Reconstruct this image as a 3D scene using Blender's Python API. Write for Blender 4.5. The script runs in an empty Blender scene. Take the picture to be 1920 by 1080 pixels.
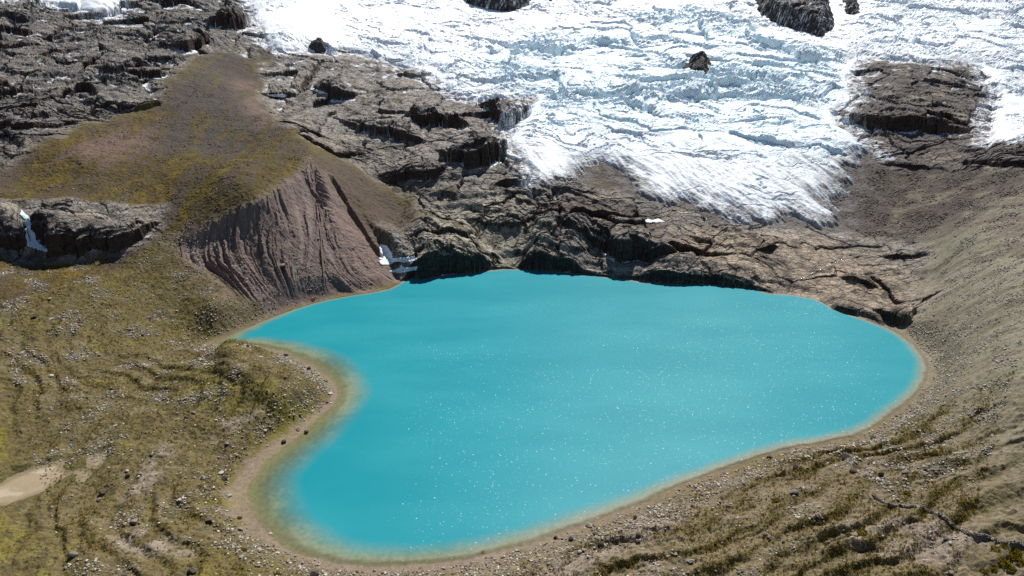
import bpy, math, random, time
import numpy as np
T0 = time.time()
def log(*a): print('[%.1fs]' % (time.time()-T0), *a, flush=True)
scene = bpy.context.scene
C = scene.collection
random.seed(7)
F = np.float32

# ------------------------------------------------------------------ camera
CAM_H = 120.0
PITCH = math.radians(20.0)
cam_d = bpy.data.cameras.new('camera'); cam = bpy.data.objects.new('camera', cam_d); C.objects.link(cam)
cam.location = (0, 0, CAM_H); cam.rotation_euler = (math.radians(90)-PITCH, 0, 0)
cam_d.sensor_width = 36; cam_d.lens = 24.0; cam_d.clip_start = 1; cam_d.clip_end = 9000
scene.camera = cam

# ------------------------------------------------------------------ light
SUN_ELEV, SUN_AZ = math.radians(51), math.radians(17)      # azimuth clockwise from +Y (ahead of the camera)
w = bpy.data.worlds.new('World'); scene.world = w; w.use_nodes = True
nt = w.node_tree; sky = nt.nodes.new('ShaderNodeTexSky'); sky.sky_type = 'NISHITA'; sky.sun_disc = False
sky.sun_elevation = SUN_ELEV; sky.sun_rotation = SUN_AZ; sky.altitude = 4500; sky.air_density = 1.0; sky.dust_density = 0.6
bg = nt.nodes['Background']; bg.inputs['Strength'].default_value = 0.06
nt.links.new(sky.outputs[0], bg.inputs[0])
sl = bpy.data.lights.new('sun', 'SUN'); sl.energy = 4.4; sl.angle = math.radians(0.53); sl.color = (1.0, 0.965, 0.91)
sun = bpy.data.objects.new('sun', sl); C.objects.link(sun)
# the lamp shines along its -Z: turn it so that it comes from the sun's place
sun.rotation_euler = (math.radians(90)-SUN_ELEV, 0, math.pi-SUN_AZ)
sun.location = (400, 800, 900)
scene.view_settings.view_transform = 'Standard'; scene.view_settings.look = 'None'
scene.view_settings.gamma = 1; scene.view_settings.exposure = 0.68
scene.cycles.use_denoising = False; scene.cycles.max_bounces = 6; scene.cycles.diffuse_bounces = 4; scene.cycles.transparent_max_bounces = 6

# ------------------------------------------------------------------ noise
def _hash(ix, iy, seed):
    h = (ix.astype(np.uint32)*np.uint32(374761393) + iy.astype(np.uint32)*np.uint32(668265263) + np.uint32((seed*362437+977) & 0xffffffff))
    h = (h ^ (h >> np.uint32(13)))*np.uint32(1274126177)
    h ^= h >> np.uint32(16)
    return h
_ang = np.arange(256)*2*np.pi/256
_GX, _GY = np.cos(_ang).astype(F), np.sin(_ang).astype(F)
def perlin(x, y, seed=0):
    xf, yf = np.floor(x), np.floor(y)
    ix, iy = xf.astype(np.int32), yf.astype(np.int32)
    fx, fy = (x-xf).astype(F), (y-yf).astype(F)
    def g(ox, oy):
        k = _hash(ix+ox, iy+oy, seed) & np.uint32(255)
        return _GX[k]*(fx-ox) + _GY[k]*(fy-oy)
    u = fx*fx*fx*(fx*(fx*6-15)+10); v = fy*fy*fy*(fy*(fy*6-15)+10)
    a = g(0, 0); b = g(1, 0); a += (b-a)*u
    c = g(0, 1); d = g(1, 1); c += (d-c)*u
    return (a + (c-a)*v)*F(1.5)
def fbm(x, y, size, oct=4, seed=0, gain=.5, ridge=False):
    out = np.zeros_like(x, F); amp = 1.0; f = 1.0/size; tot = 0
    for o in range(oct):
        n = perlin(x*F(f)+F(o*17.3), y*F(f)-F(o*9.1), seed+o)
        if ridge: n = 1-2*np.abs(n)
        out += F(amp)*n; tot += amp; amp *= gain; f *= 2.03
    return out/F(tot)
def worley(x, y, size, seed=0):
    """F1, F2, a random number and two random tilts of the nearest cell"""
    x = x/F(size); y = y/F(size)
    ix, iy = np.floor(x).astype(np.int32), np.floor(y).astype(np.int32)
    f1 = np.full(x.shape, 9, F); f2 = np.full(x.shape, 9, F); cid = np.zeros(x.shape, np.uint32)
    dxn = np.zeros(x.shape, F); dyn = np.zeros(x.shape, F)
    for ox in (-1, 0, 1):
        for oy in (-1, 0, 1):
            h = _hash(ix+ox, iy+oy, seed)
            px = (ix+ox) + (h & np.uint32(1023)).astype(F)/F(1023); py = (iy+oy) + ((h >> np.uint32(10)) & np.uint32(1023)).astype(F)/F(1023)
            dx, dy = (x-px).astype(F), (y-py).astype(F); d = dx*dx+dy*dy
            m = d < f1
            f2 = np.where(m, f1, np.minimum(f2, d)); f1 = np.where(m, d, f1); cid = np.where(m, h, cid)
            dxn = np.where(m, dx, dxn); dyn = np.where(m, dy, dyn)
    r = ((cid >> np.uint32(3)) & np.uint32(255)).astype(F)/F(255)
    r2 = ((cid >> np.uint32(11)) & np.uint32(255)).astype(F)/F(255); r3 = ((cid >> np.uint32(19)) & np.uint32(255)).astype(F)/F(255)
    tilt = (r2-F(.5))*dxn + (r3-F(.5))*dyn
    return np.sqrt(f1), np.sqrt(f2), r, tilt
def ss(a, b, x):
    t = np.clip((x-a)/(b-a), 0, 1); return t*t*(3-2*t)
def mix(a, b, t): return a+(b-a)*t

# ------------------------------------------------------------------ survey: sight lines of the photograph crossed with the land
SP, CP = math.sin(PITCH), math.cos(PITCH)
def ray(u, v):
    dx = (u-960)/1280.0; d = (540-v)/1280.0
    return dx, CP+SP*d, -SP+CP*d
def at_z(u, v, z):
    a, b, c = ray(u, v); t = (z-CAM_H)/c; return (a*t, b*t, z)
def at_y(u, v, Y):
    a, b, c = ray(u, v); t = Y/b; return (a*t, Y, CAM_H+c*t)

SHORE = [(395,643),(440,622),(475,608),(510,594),(550,579),(590,567),(640,556),(690,549),(730,541),(752,527),(762,523),(800,521),(850,514),(900,508),
 (930,505),(970,504),(1000,503),(1040,508),(1090,514),(1130,518),(1170,523),(1210,529),(1260,531),(1310,530),(1360,535),(1410,540),(1440,549),
 (1480,552),(1530,560),(1560,576),(1590,588),(1630,601),(1660,612),(1690,626),(1715,645),(1735,668),(1743,690),(1738,715),(1725,735),(1700,757),
 (1670,780),(1640,803),(1600,820),(1550,830),(1500,838),(1450,850),(1400,865),(1350,883),(1300,903),(1250,923),(1200,945),(1150,965),(1100,983),
 (1050,1002),(1000,1020),(950,1034),(900,1045),(850,1054),(800,1060),(740,1064),(690,1065),(640,1060),(590,1050),(550,1037),(515,1015),(485,985),(467,955),
 (461,925),(470,897),(492,870),(520,846),(560,815),(595,785),(622,760),(632,740),(628,722),(610,705),(590,690),(560,675),(525,660),(490,651),(450,647),(420,648)]
CTRL = []
for u, v in SHORE[::2]: CTRL.append(at_z(u, v, 0.0))
for u, v, z in [(0,1080,4),(300,1080,5),(600,1085,2.2),(900,1085,2.5),(1200,1080,4),(1500,1080,8),(1800,1080,12),(1920,1080,13),
 (-300,1250,5),(300,1300,5),(900,1300,4),(1500,1300,10),(2200,1250,18),(0,900,2.6),(150,890,2.4),(200,860,3),(300,900,4),(380,850,3.2),(420,950,2),(0,780,5),(200,780,5),
 (400,760,6),(300,700,5),(520,740,8.5),(560,715,7),(500,695,9),(440,690,11),(430,650,7),(330,660,4),(200,660,7),(0,660,12),(100,600,15),(300,600,8),(410,590,9),
 (60,560,19),(100,520,21),(180,525,20),(20,520,22),(-80,520,24),(250,480,24),(325,440,30),(400,410,37),(480,370,46),(-100,600,19),(-300,560,30),(-300,800,10),(-300,1000,6),(150,487,22.5),(60,480,23.5),(220,478,24),(0,475,24.5),
 (1700,900,10),(1500,950,8),(1400,1000,6),(1300,1000,4),(1600,860,5.5),(350,1000,3.2),(150,1000,4)]:
    CTRL.append(at_z(u, v, z))
for u, v, y in [(580,290,400),(150,388,331),(150,360,350),(60,356,350),(240,358,356),(0,350,348),(150,332,364),(60,388,330),(230,391,335),(0,388,326),(-80,388,322),(150,300,376),(300,330,372),(450,280,420),(300,250,432),(100,230,440),(0,300,380),(0,200,453),(420,160,529),(560,240,455),
 (0,100,550),(200,50,642),(0,0,672),(400,60,650),(450,0,760),(-300,300,390),(-300,0,690),(-300,-150,900),(300,-150,960),(900,-150,1060),(1500,-150,1060),(2000,-150,1040),(2300,-100,980),
 (650,400,372),(700,470,352),(680,330,420),(620,260,470),(750,400,400),(520,200,530),(560,120,610),(850,420,392),(850,330,430),(850,250,490),(850,200,545),(700,100,660),(700,200,540),(950,350,425),
 (1000,440,382),(1100,400,405),(1100,450,376),(1100,330,455),(1000,200,555),(1280,380,418),(1280,300,472),(1280,200,557),(1280,100,678),(1280,0,850),(900,100,690),(900,0,840),(600,60,700),(600,0,800),
 (1500,300,465),(1450,430,380),(1570,430,380),(1550,200,555),(1550,100,690),(1550,0,840),(1700,250,490),(1700,180,552),(1700,110,650),(1800,0,830),(1900,120,660),(1920,230,520),(1880,285,420),
 (1850,330,395),(1650,420,385),(1700,350,425),(1750,450,355),(1750,520,318),(1650,520,330),(1550,500,342),(1920,400,327),(1920,500,261),(1920,600,220),(1920,750,174),(1920,900,145),(1800,650,232),
 (1800,550,275),(1800,450,325),(1850,800,170),(2200,400,300),(2200,700,180),(2300,200,560),(2300,0,830),(1280,450,372),(1280,490,352),(1420,490,345)]:
    CTRL.append(at_y(u, v, y))
for x, y, z in [(-1700,1500,420),(-800,1500,400),(0,1500,390),(800,1500,390),(1700,1500,420),(-1000,900,260),(1000,900,260),(-500,420,130),(520,420,140),(-80,60,5),(80,60,12),(0,60,6)]:
    CTRL.append((x, y, z))
CTRL = np.array(CTRL, float)

# ------------------------------------------------------------------ the survey grid: fine near the shore, coarser with distance
K = 4
RS = 1.0
NR = int(520*RS)*K+1; NC = int(405*RS)*K+1
S0, S1, Y0, Y1 = -1.2, 1.2, 60.0, 1500.0
s_c = np.linspace(S0, S1, (NC-1)//K+1); _rr = np.linspace(math.log(Y0), math.log(Y1), 4000); _w = np.cumsum(1+1.3*((_rr > math.log(300)) & (_rr < math.log(480)))); r_c = np.interp(np.linspace(_w[0], _w[-1], (NR-1)//K+1), _w, _rr)
s_f = np.linspace(S0, S1, NC); r_f = np.interp(np.arange(NR)/K, np.arange(len(r_c)), r_c)
XC = (s_c[None, :]*np.exp(r_c)[:, None]); YC = np.repeat(np.exp(r_c)[:, None], len(s_c), 1)
X = (s_f[None, :]*np.exp(r_f)[:, None]).astype(F); Y = np.repeat(np.exp(r_f)[:, None], NC, 1).astype(F)
def up(a):
    """coarse grid -> fine grid, bilinear"""
    a = a.astype(F); n, m = a.shape
    o = np.empty((n, NC), F); t = np.arange(K, dtype=F)/K
    o[:, :-1] = (a[:, :-1, None]*(1-t) + a[:, 1:, None]*t).reshape(n, -1); o[:, -1] = a[:, -1]
    q = np.empty((NR, NC), F)
    q[:-1] = (o[:-1, None, :]*(1-t)[None, :, None] + o[1:, None, :]*t[None, :, None]).reshape(-1, NC); q[-1] = o[-1]
    return q
def rbf_fit():
    P = np.stack([CTRL[:, 0]/CTRL[:, 1], np.log(CTRL[:, 1])*.75], 1); n = len(P)
    d2 = ((P[:, None]-P[None])**2).sum(-1); A = np.zeros((n+3, n+3))
    A[:n, :n] = .5*d2*np.log(d2+1e-12) + np.eye(n)*2e-4
    A[:n, n] = 1; A[:n, n+1:] = P; A[n, :n] = 1; A[n+1:, :n] = P.T
    wts = np.linalg.solve(A, np.concatenate([CTRL[:, 2], np.zeros(3)]))
    Q = np.stack([(XC/YC).ravel(), np.log(YC).ravel()*.75], 1); out = np.empty(len(Q))
    for i in range(0, len(Q), 20000):
        q = Q[i:i+20000]; d2 = ((q[:, None]-P[None])**2).sum(-1)
        out[i:i+20000] = (.5*d2*np.log(d2+1e-12))@wts[:n] + wts[n] + q@wts[n+1:]
    return out.reshape(XC.shape)
ZB_C = rbf_fit()
log('base fitted')
def sample_c(G, x, y):
    s = (x/y-S0)/(S1-S0)*(len(s_c)-1); r = np.interp(np.log(y), r_c, np.arange(len(r_c)))
    s = np.clip(s, 0, len(s_c)-1.001); r = np.clip(r, 0, len(r_c)-1.001)
    i, j = r.astype(int), s.astype(int); a, b = r-i, s-j
    return (G[i, j]*(1-b)+G[i, j+1]*b)*(1-a) + (G[i+1, j]*(1-b)+G[i+1, j+1]*b)*a
def unproj(u, v, G=None, samp=None):
    """where a sight line first meets the land"""
    G = ZB_C if G is None else G
    a, b, c = ray(u, v); ys = np.exp(np.linspace(math.log(Y0+1), math.log(Y1-5), 6000)); t = ys/b
    z = CAM_H + c*t; g = (samp or sample_c)(G, np.clip(a*t, S0*ys*.999, S1*ys*.999), ys)
    k = np.nonzero(z <= g)[0]; k = k[0] if len(k) else len(ys)-1
    return np.array([a*t[k], ys[k], z[k], t[k]])

def seg_dist(pts, closed):
    """on the coarse grid: distance to a line, position along it, side (left +)"""
    n = len(pts); best = np.full(XC.shape, 1e9); arc = np.zeros(XC.shape); side = np.zeros(XC.shape); pos = 0.0
    m = n if closed else n-1
    for i in range(m):
        p, q = pts[i], pts[(i+1) % n]; ex, ey = q[0]-p[0], q[1]-p[1]; L = math.hypot(ex, ey)+1e-9
        px, py = XC-p[0], YC-p[1]; t = np.clip((px*ex+py*ey)/L**2, 0, 1)
        dx, dy = px-t*ex, py-t*ey; d = dx*dx+dy*dy
        k = d < best
        best = np.where(k, d, best); arc = np.where(k, i+t, arc); side = np.where(k, np.sign(ex*py-ey*px), side)
    return np.sqrt(best), arc, side
def sdf(pts):
    """signed distance on the coarse grid, + inside"""
    d, _, _ = seg_dist(pts, True); ins = np.zeros(XC.shape, bool); n = len(pts)
    for i in range(n):
        (x1, y1), (x2, y2) = pts[i][:2], pts[(i+1) % n][:2]
        if y1 == y2: continue
        ins ^= ((YC < y1) != (YC < y2)) & (XC < (x2-x1)*(YC-y1)/(y2-y1)+x1)
    return np.where(ins, d, -d)
def zone(px):
    return sdf([unproj(u, v)[:2] for u, v in px])
def zone_up(px): return up(zone(px))

# ------------------------------------------------------------------ the lake's outline
LAKE = [at_z(u, v, 0.0)[:2] for u, v in SHORE]
lake_c = sdf(LAKE)                                   # + inside the lake
DL = up(lake_c)
DL_W = DL + fbm(X, Y, 9, 4, 90, .6)*F(1.0) + fbm(X, Y, 1.6, 2, 95)*F(.2)

# ------------------------------------------------------------------ zones of the land (outlines surveyed from the photograph)
Z_ROCK_LEFT = zone_up([(-400,-140),(470,-140),(470,20),(505,95),(480,110),(440,95),(400,95),(360,110),(320,150),(300,185),(270,203),(150,235),(80,270),(20,305),(-100,340),(-400,330)])
Z_ROCK_MID = zone_up([(505,95),(640,80),(760,118),(870,175),(1010,175),(1000,225),(960,255),(970,295),(1005,345),(1080,335),(1200,370),(1310,395),(1450,425),(1580,435),(1720,445),(1755,470),(1735,500),(1725,570),(1700,612),
  (1650,625),(1560,600),(1450,575),(1300,560),(1100,545),(980,530),(850,540),(752,540),(722,490),(708,462),(740,445),(800,425),(780,395),(740,350),(680,310),(620,278),(560,255),(520,225),(485,165)])
Z_ROCK_CLIFF = zone_up([(-300,400),(0,385),(60,386),(110,382),(160,386),(240,388),(300,392),(290,425),(265,450),(235,468),(150,480),(100,480),(50,475),(0,468),(-300,480)])
Z_ROCK_RIGHT = zone_up([(1600,100),(1700,105),(1760,110),(1830,125),(1880,165),(1880,215),(1862,265),(2000,270),(2000,320),(1850,330),(1750,320),(1690,330),(1640,300),(1570,235),(1560,210),(1600,180)])
Z_FACE = zone_up([(580,288),(540,330),(480,368),(400,408),(318,440),(325,485),(400,525),(490,588),(510,596),(550,581),(590,569),(640,558),(690,551),(752,529),(715,490),(680,445),(650,400),(615,335)])
Z_GRASSHILL = zone_up([(-200,350),(60,285),(150,245),(280,208),(330,160),(420,165),(500,220),(560,250),(582,288),(540,330),(480,368),(400,408),(320,440),(250,480),(60,560),(-200,640)])
def zone_soft(px, a): return ss(-a, a, zone_up(px))
_e = fbm(X, Y, 26, 5, 5, .6)
ROCK = np.maximum.reduce([ss(-7, 7, z + _e*F(17)) for z in (Z_ROCK_LEFT, Z_ROCK_MID)] + [ss(-3, 5, z + _e*F(7)) for z in (Z_ROCK_CLIFF, Z_ROCK_RIGHT)] + [ss(-7, 0, Z_ROCK_CLIFF + fbm(X, Y, 22, 4, 5)*F(4))])
log('zones')

# ------------------------------------------------------------------ ground
ZB = up(ZB_C)
OUT = np.maximum(-DL_W, 0)
SHELF = mix(F(.7), F(.27), ss(318, 262, Y)) + F(.14)*ss(10, 60, X) - F(.15)*ss(-20, -75, X)*ss(300, 240, Y) - F(.03)*fbm(X, Y, 20, 3, 97)
G = np.where(DL_W < 0, np.maximum(ZB*ss(0, 9, OUT), np.minimum(OUT*F(.09), F(1.2))), -np.minimum(np.maximum(DL_W, 0)*SHELF + np.maximum(DL_W-16, 0)*F(.25), F(9)))

LEDGES = [  # foot of each cliff, left to right: (u, v, height in pixels); then tread depth factor
 ([(-80,468,34),(0,466,36),(42,462,26),(62,466,44),(100,476,46),(150,482,40),(205,477,34),(245,458,32),(285,428,18),(305,412,0)], 2.4),
 ([(752,526,0),(775,523,42),(810,521,58),(850,515,54),(893,509,40),(925,506,14),(970,504,0)], 5),
 ([(968,500,0),(990,505,30),(1010,508,42),(1050,511,38),(1075,513,26),(1095,515,8),(1150,520,6),(1195,528,10),(1240,531,24),(1290,531,26),(1340,534,20),(1400,540,16),(1435,545,6),(1450,551,0)], 6),
 ([(1040,440,0),(1060,450,20),(1100,462,34),(1150,485,42),(1200,500,52),(1225,498,40),(1260,490,12),(1275,480,0)], 5),
 ([(752,235,0),(770,240,28),(820,243,34),(860,236,26),(885,232,0)], 6),
 ([(815,280,0),(845,300,26),(885,308,40),(920,306,44),(945,285,30),(950,262,0)], 5),
 ([(930,240,0),(945,242,24),(970,235,30),(995,220,26),(1003,205,0)], 5),
 ([(585,172,0),(600,180,24),(640,184,26),(665,180,10),(680,176,0)], 5),
 ([(483,172,0),(500,180,12),(540,180,13),(566,177,0)], 5),
 ([(615,215,0),(655,232,12),(700,250,22),(745,268,28),(790,270,10),(800,268,0)], 5),
 ([(705,320,0),(730,332,14),(775,338,22),(820,332,20),(845,310,0)], 5),
 ([(925,345,0),(950,352,18),(985,350,16),(1000,340,0)], 5),
 ([(860,412,0),(890,420,8),(930,428,12),(980,430,14),(990,425,0)], 4),
 ([(735,140,0),(770,148,9),(800,148,8),(815,146,0)], 4),
 ([(165,128,0),(200,140,14),(250,146,18),(300,142,16),(325,134,0)], 5),
 ([(290,80,0),(320,92,14),(350,98,22),(385,86,26),(405,70,0)], 5),
 ([(375,40,0),(400,52,26),(440,56,30),(466,48,24),(475,30,0)], 5),
 ([(-60,70,20),(0,72,18),(40,70,16),(70,64,0)], 5),
 ([(-60,180,16),(0,178,16),(40,172,10),(70,165,0)], 5),
 ([(140,182,0),(165,190,10),(200,198,8),(260,208,14),(300,200,10),(318,188,0)], 4),
 ([(-60,255,12),(0,255,12),(60,250,12),(130,236,8),(170,225,0)], 4),
 ([(1560,228,0),(1585,236,18),(1640,246,28),(1700,250,30),(1770,244,24),(1820,240,6),(1840,236,0)], 6),
 ([(1790,305,0),(1830,312,12),(1880,314,14),(1920,312,14),(2000,305,10)], 5),
 ([(1570,522,0),(1590,528,14),(1630,538,12),(1650,540,0)], 4),
 ([(1625,590,0),(1650,598,18),(1685,606,22),(1705,608,14),(1712,606,0)], 4),
 ([(1555,585,0),(1570,584,16),(1600,592,14),(1640,602,8),(1660,608,0)], 4),
 ([(1415,470,0),(1430,474,12),(1455,470,16),(1462,462,0)], 4),
 ([(1640,478,0),(1680,484,10),(1730,482,8),(1745,478,0)], 4),
 ([(1640,305,0),(1680,314,8),(1740,316,8),(1760,312,0)], 4),
]
wn = fbm(X, Y, 14, 4, 31, .55); wn2 = fbm(X, Y, 9, 4, 34, .6)
for pts, lf in LEDGES:
    w3 = [unproj(u, v) for u, v, _ in pts]
    hs = np.array([h/1280.0*math.sqrt(p[1]**2)*.92 for (_, _, h), p in zip(pts, w3)])
    d, arc, side = seg_dist([p[:2] for p in w3], False)
    A_c = np.interp(arc, np.arange(len(hs)), hs)
    hm = hs.max()
    near = d < hm*lf*1.3+6
    rr, cc = np.nonzero(near); r0, r1 = max(rr.min()-1, 0)*K, min(rr.max()+2, XC.shape[0]-1)*K; c0, c1 = max(cc.min()-1, 0)*K, min(cc.max()+2, XC.shape[1]-1)*K
    sl_ = (slice(r0, r1), slice(c0, c1))
    dn = up(np.clip(d*side, -200, 200))[sl_]; A = up(A_c)[sl_]; wv = wn[sl_]; xs, ys = X[sl_], Y[sl_]
    wx, wy = xs+wv*F(4), ys+wn2[sl_]*F(4)
    j1 = worley(wx*F(1.1), wy*F(.8), 12, 33); j2 = worley(wx, wy, 4.2, 35); jag = (j1[2]-F(.5))+(j2[2]-F(.5))*F(.45)
    dn = dn + wv*(F(1.2)+A*F(.25)) + jag*(F(1.0)+A*F(.32))
    lip = F(.5)+F(.5)*ss(-.3, .25, perlin(xs*F(.09), ys*F(.05), 37))
    p1 = ss(-.03, .16, dn/(A+F(.3))); p2 = ss(.34, .5, (dn+wn2[sl_]*A*F(.5))/(A+F(.3)))
    prof = (p1*mix(F(.62), F(.9), lip)+p2*(1-mix(F(.62), F(.9), lip)))*(1-ss(.3, 1.0, dn/(A*lf+F(1)))**F(.8))
    G[sl_] += A*prof*(1+F(.2)*wv+F(.22)*jag)
log('ledges')

# rock: tilted blocks, steps along the bedding, cracks
def on(mask, fn, thr=.01):
    """evaluate fn(x, y) only where mask is above thr"""
    k = mask > thr; o = np.zeros(mask.shape, F)
    o[k] = fn(X[k], Y[k], k)
    return o
SLAB = np.clip(zone_soft([(500,100),(640,90),(760,130),(870,190),(900,260),(860,330),(760,300),(640,250),(520,200)], 20)*F(.8), 0, 1)
def rock_detail(x, y, k):
    e = fbm(x, y, 5, 3, 43); w1 = fbm(x, y, 40, 3, 41); w2 = fbm(x, y, 40, 3, 47)
    wx = x + w1*F(14) + e*F(1.6); wy = y + w2*F(14) + e*F(1.4)
    f1, f2, r, tl = worley(wx*F(.8)+wy*F(.2), wy*F(1.15)-wx*F(.1), 30, 3)
    sm = (F(.2)+F(.8)*ss(-.2, .3, fbm(x, y, 55, 3, 49)+e*F(.25)))*(1-F(.85)*SLAB[k])
    h = (r-F(.5))*F(3.8) + tl*F(8) - F(2.2)*(1-ss(0, .05, f2-f1))
    f1, f2, r, tl = worley(wx-wy*F(.15), wy*F(1.4), 9, 5)
    h += ((r-F(.5))*F(1.1) + tl*F(2.2))*sm - F(.8)*(1-ss(0, .06, f2-f1))
    f1, f2, r, tl = worley(wx+e*F(.6), wy*F(1.5), 3.1, 7)
    h += ((r-F(.5))*F(.35) + tl*F(.7))*sm
    h += fbm(x, y, 16, 5, 51, .5, ridge=True)*F(1.2)*sm
    zz = G[k] + w1*F(6) + fbm(x, y, 12, 3, 61)*F(2.2) + x*F(.09)
    st = F(7.5); q = zz/st; fr = q-np.floor(q)
    h += st*(ss(.7, .98, fr)-fr)*F(.38)*ss(-.25, .25, w2+e*F(.3))
    # bedding steps that run down to the right and die out along their length
    for sp, hh, sd in ((15, 2.6, 63), (6.2, 1.15, 65), (2.9, .55, 67)):
        q = (wy*F(.93)+wx*F(.36)+fbm(x, y, sp*1.6, 3, sd)*F(sp*.9))/F(sp); fr = q-np.floor(q)
        h += F(hh)*(ss(.0, .1, fr)-fr)*ss(0, .3, fbm(x*F(.5), y, sp*2.2, 2, sd+20))*(sm*F(.7)+F(.3))
    h += fbm(x, y, 1.7, 3, 71, .6)*(F(.12)+F(.3)*sm)
    return h
RAMP = F(.75) + F(.45)*ss(0, 20, Z_ROCK_LEFT) - F(.4)*ss(110, 150, X)*ss(420, 380, Y) - F(.5)*ss(-10, 10, Z_ROCK_CLIFF)
Rm = ROCK*np.maximum(ss(0.5, 5, OUT), ss(.5, 4, G))
G += on(Rm, rock_detail)*Rm*RAMP
log('rock')

for pts, wd, dp in [([(604,112),(590,135),(566,170)], 3.2, 8), ([(985,345),(962,318),(940,290),(935,262)], 3, 5), ([(880,395),(930,410),(985,428)], 1.6, 3), ([(622,335),(660,400),(690,445),(712,478)], 2.6, 4), ([(1000,360),(1010,395),(985,440)], 1.4, 2.5)]:
    d, _, _ = seg_dist([unproj(u, v)[:2] for u, v in pts], False)
    G -= F(dp)*(1-ss(.1, 1, (up(d)+wn2*F(1.6))/F(wd)))
# moraine face: ribs and gullies running down from the crest
crest = [unproj(u, v)[:2] for u, v in [(250,482),(320,440),(400,410),(480,370),(540,332),(580,290),(615,335),(650,400),(690,455),(720,490)]]
foot = [at_z(u, v, 0)[:2] for u, v in [(420,632),(475,608),(510,594),(550,579),(590,567),(640,556),(690,549),(730,541),(752,527)]]
dcr, ac, _ = seg_dist(crest, False); dft, af, _ = seg_dist(foot, False)
FACE = ss(-1, 6, Z_FACE + fbm(X, Y, 16, 3, 12)*F(2))
gully_b = up(dcr/(dcr+dft+1e-6)); ga = up(ac); gf = up(af)*F(9.0/8)
gu = ga*(1-gully_b)+gf*gully_b
def gul(x, y, k):
    b = gully_b[k]; u = gu[k]
    uu = u*F(5.2) + fbm(x, y, 24, 4, 14)*F(.95) + fbm(x, y, 5, 3, 15)*F(.22)
    n1 = perlin(uu, b*F(1.1), 16); n2 = perlin(uu*F(2.3), b*F(1.8), 17)
    rib = (1-2*np.abs(n1)) + F(.45)*(1-2*np.abs(n2))
    br = fbm(x, y, 7, 3, 18)
    env = ss(0, .09, b)*(1-ss(.62+.22*0, .93, b + F(.16)*perlin(u*F(2.1), b*0, 19)))
    gate = F(.35)+F(.65)*ss(-.3, .35, perlin(u*F(1.7)+3, b*F(2.5), 20))
    hollow = -F(4.5)*ss(0, .2, b)*(1-ss(.2, .9, b))
    return hollow + (rib*F(2.5) + br*F(.8) + fbm(x, y, 1.6, 3, 22)*F(.35))*env*gate
FACE = FACE*ss(.5, 1.5, gu)
SCREE = zone_soft([(602,315),(622,330),(650,380),(690,440),(750,522),(690,535),(640,480),(615,400)], 4)
GUL = on(FACE, gul)*FACE
G += GUL*(1-SCREE*F(.85))
log('gullies')

# loose ground: hummocks, push ridges parallel to the shore, stones
SOIL = (1-ROCK)*ss(1.0, 9, OUT)
near_lo = ss(-.1, .25, (F(330)-Y)/F(330))
MR = ss(60, 15, np.abs(Y-F(150)))*ss(-10, 25, X)*SOIL                      # lower right push moraine
def soil(x, y, k):
    o = OUT[k]
    h = fbm(x, y, 45, 3, 101)*F(1.6) + fbm(x, y, 9, 4, 105, .55)*F(.95) + fbm(x, y, 3.2, 3, 106, .6, ridge=True)*F(.3) + fbm(x, y, 1.5, 3, 107, .6)*F(.3)
    return h*ss(0, 14, o)+fbm(x, y, 1.1, 2, 109)*F(.12)
G += on(SOIL, soil)*SOIL
E6 = fbm(X, Y, 6, 4, 110, .6); W32 = fbm(X, Y, 32, 3, 111)
RFR = (OUT+W32*F(9)+E6*F(1.8))*F(1/8.0) + perlin(X*F(.02), Y*F(.02), 112)*F(1.2); RFR = RFR-np.floor(RFR)
RG1 = ss(-.3, .15, fbm(X, Y, 42, 3, 114)+E6*F(.25))
def ridges(x, y, k):
    o = OUT[k]; e = E6[k]; fr = RFR[k]; g2 = ss(-.1, .3, fbm(x, y, 9, 3, 115)+e*F(.3))
    r1 = ss(0, .6, fr)*(1-ss(.62, .9, fr))
    q = (o+W32[k]*F(12)+e*F(1.2))*F(1/3.4); f2 = q-np.floor(q)
    return r1*F(1.7)*(F(.3)+F(.7)*RG1[k])*ss(3, 14, o) + ss(0, .6, f2)*(1-ss(.62, .95, f2))*F(.6)*g2*ss(2, 6, o) + e*F(.3)
MRm = np.maximum(MR, F(.52)*SOIL*ss(-40, -75, X)*ss(300, 250, Y)*ss(120, 60, OUT))
G += on(MRm, ridges)*MRm
log('soil')

HUMP = zone_up([(395,668),(415,652),(450,650),(500,660),(550,680),(590,702),(606,722),(608,740),(596,765),(560,790),(520,800),(480,770),(430,735),(390,710)])
HIN = ss(.3, 7, HUMP + E6*F(1.2)); HB = up(sdf([unproj(u, v)[:2] for u, v in [(150,700),(330,660),(415,652),(500,660),(590,702),(608,740),(560,790),(430,800),(250,790)]]))
G += (HIN*F(2.0) + ss(.5, 26, HB)*F(1.5))*ss(.3, 3, OUT)
MUD = [[(-90,930),(-40,915),(0,908),(30,893),(60,882),(100,870),(120,866),(114,880),(132,886),(128,893),(105,905),(90,918),(60,930),(20,945),(-90,962)],
  [(168,857),(196,850),(193,866),(184,878),(167,879)], [(142,886),(165,880),(171,890),(156,903),(143,898)]]
MUD_D = []
for px in MUD:
    cz = np.mean([unproj(u, v)[2] for u, v in px]); d = up(sdf([at_z(u, v, cz)[:2] for u, v in px])); MUD_D.append(d + fbm(X, Y, 4, 4, 401, .6)*F(1.3))
    G = mix(G, F(cz), ss(-3, .5, d))
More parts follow.
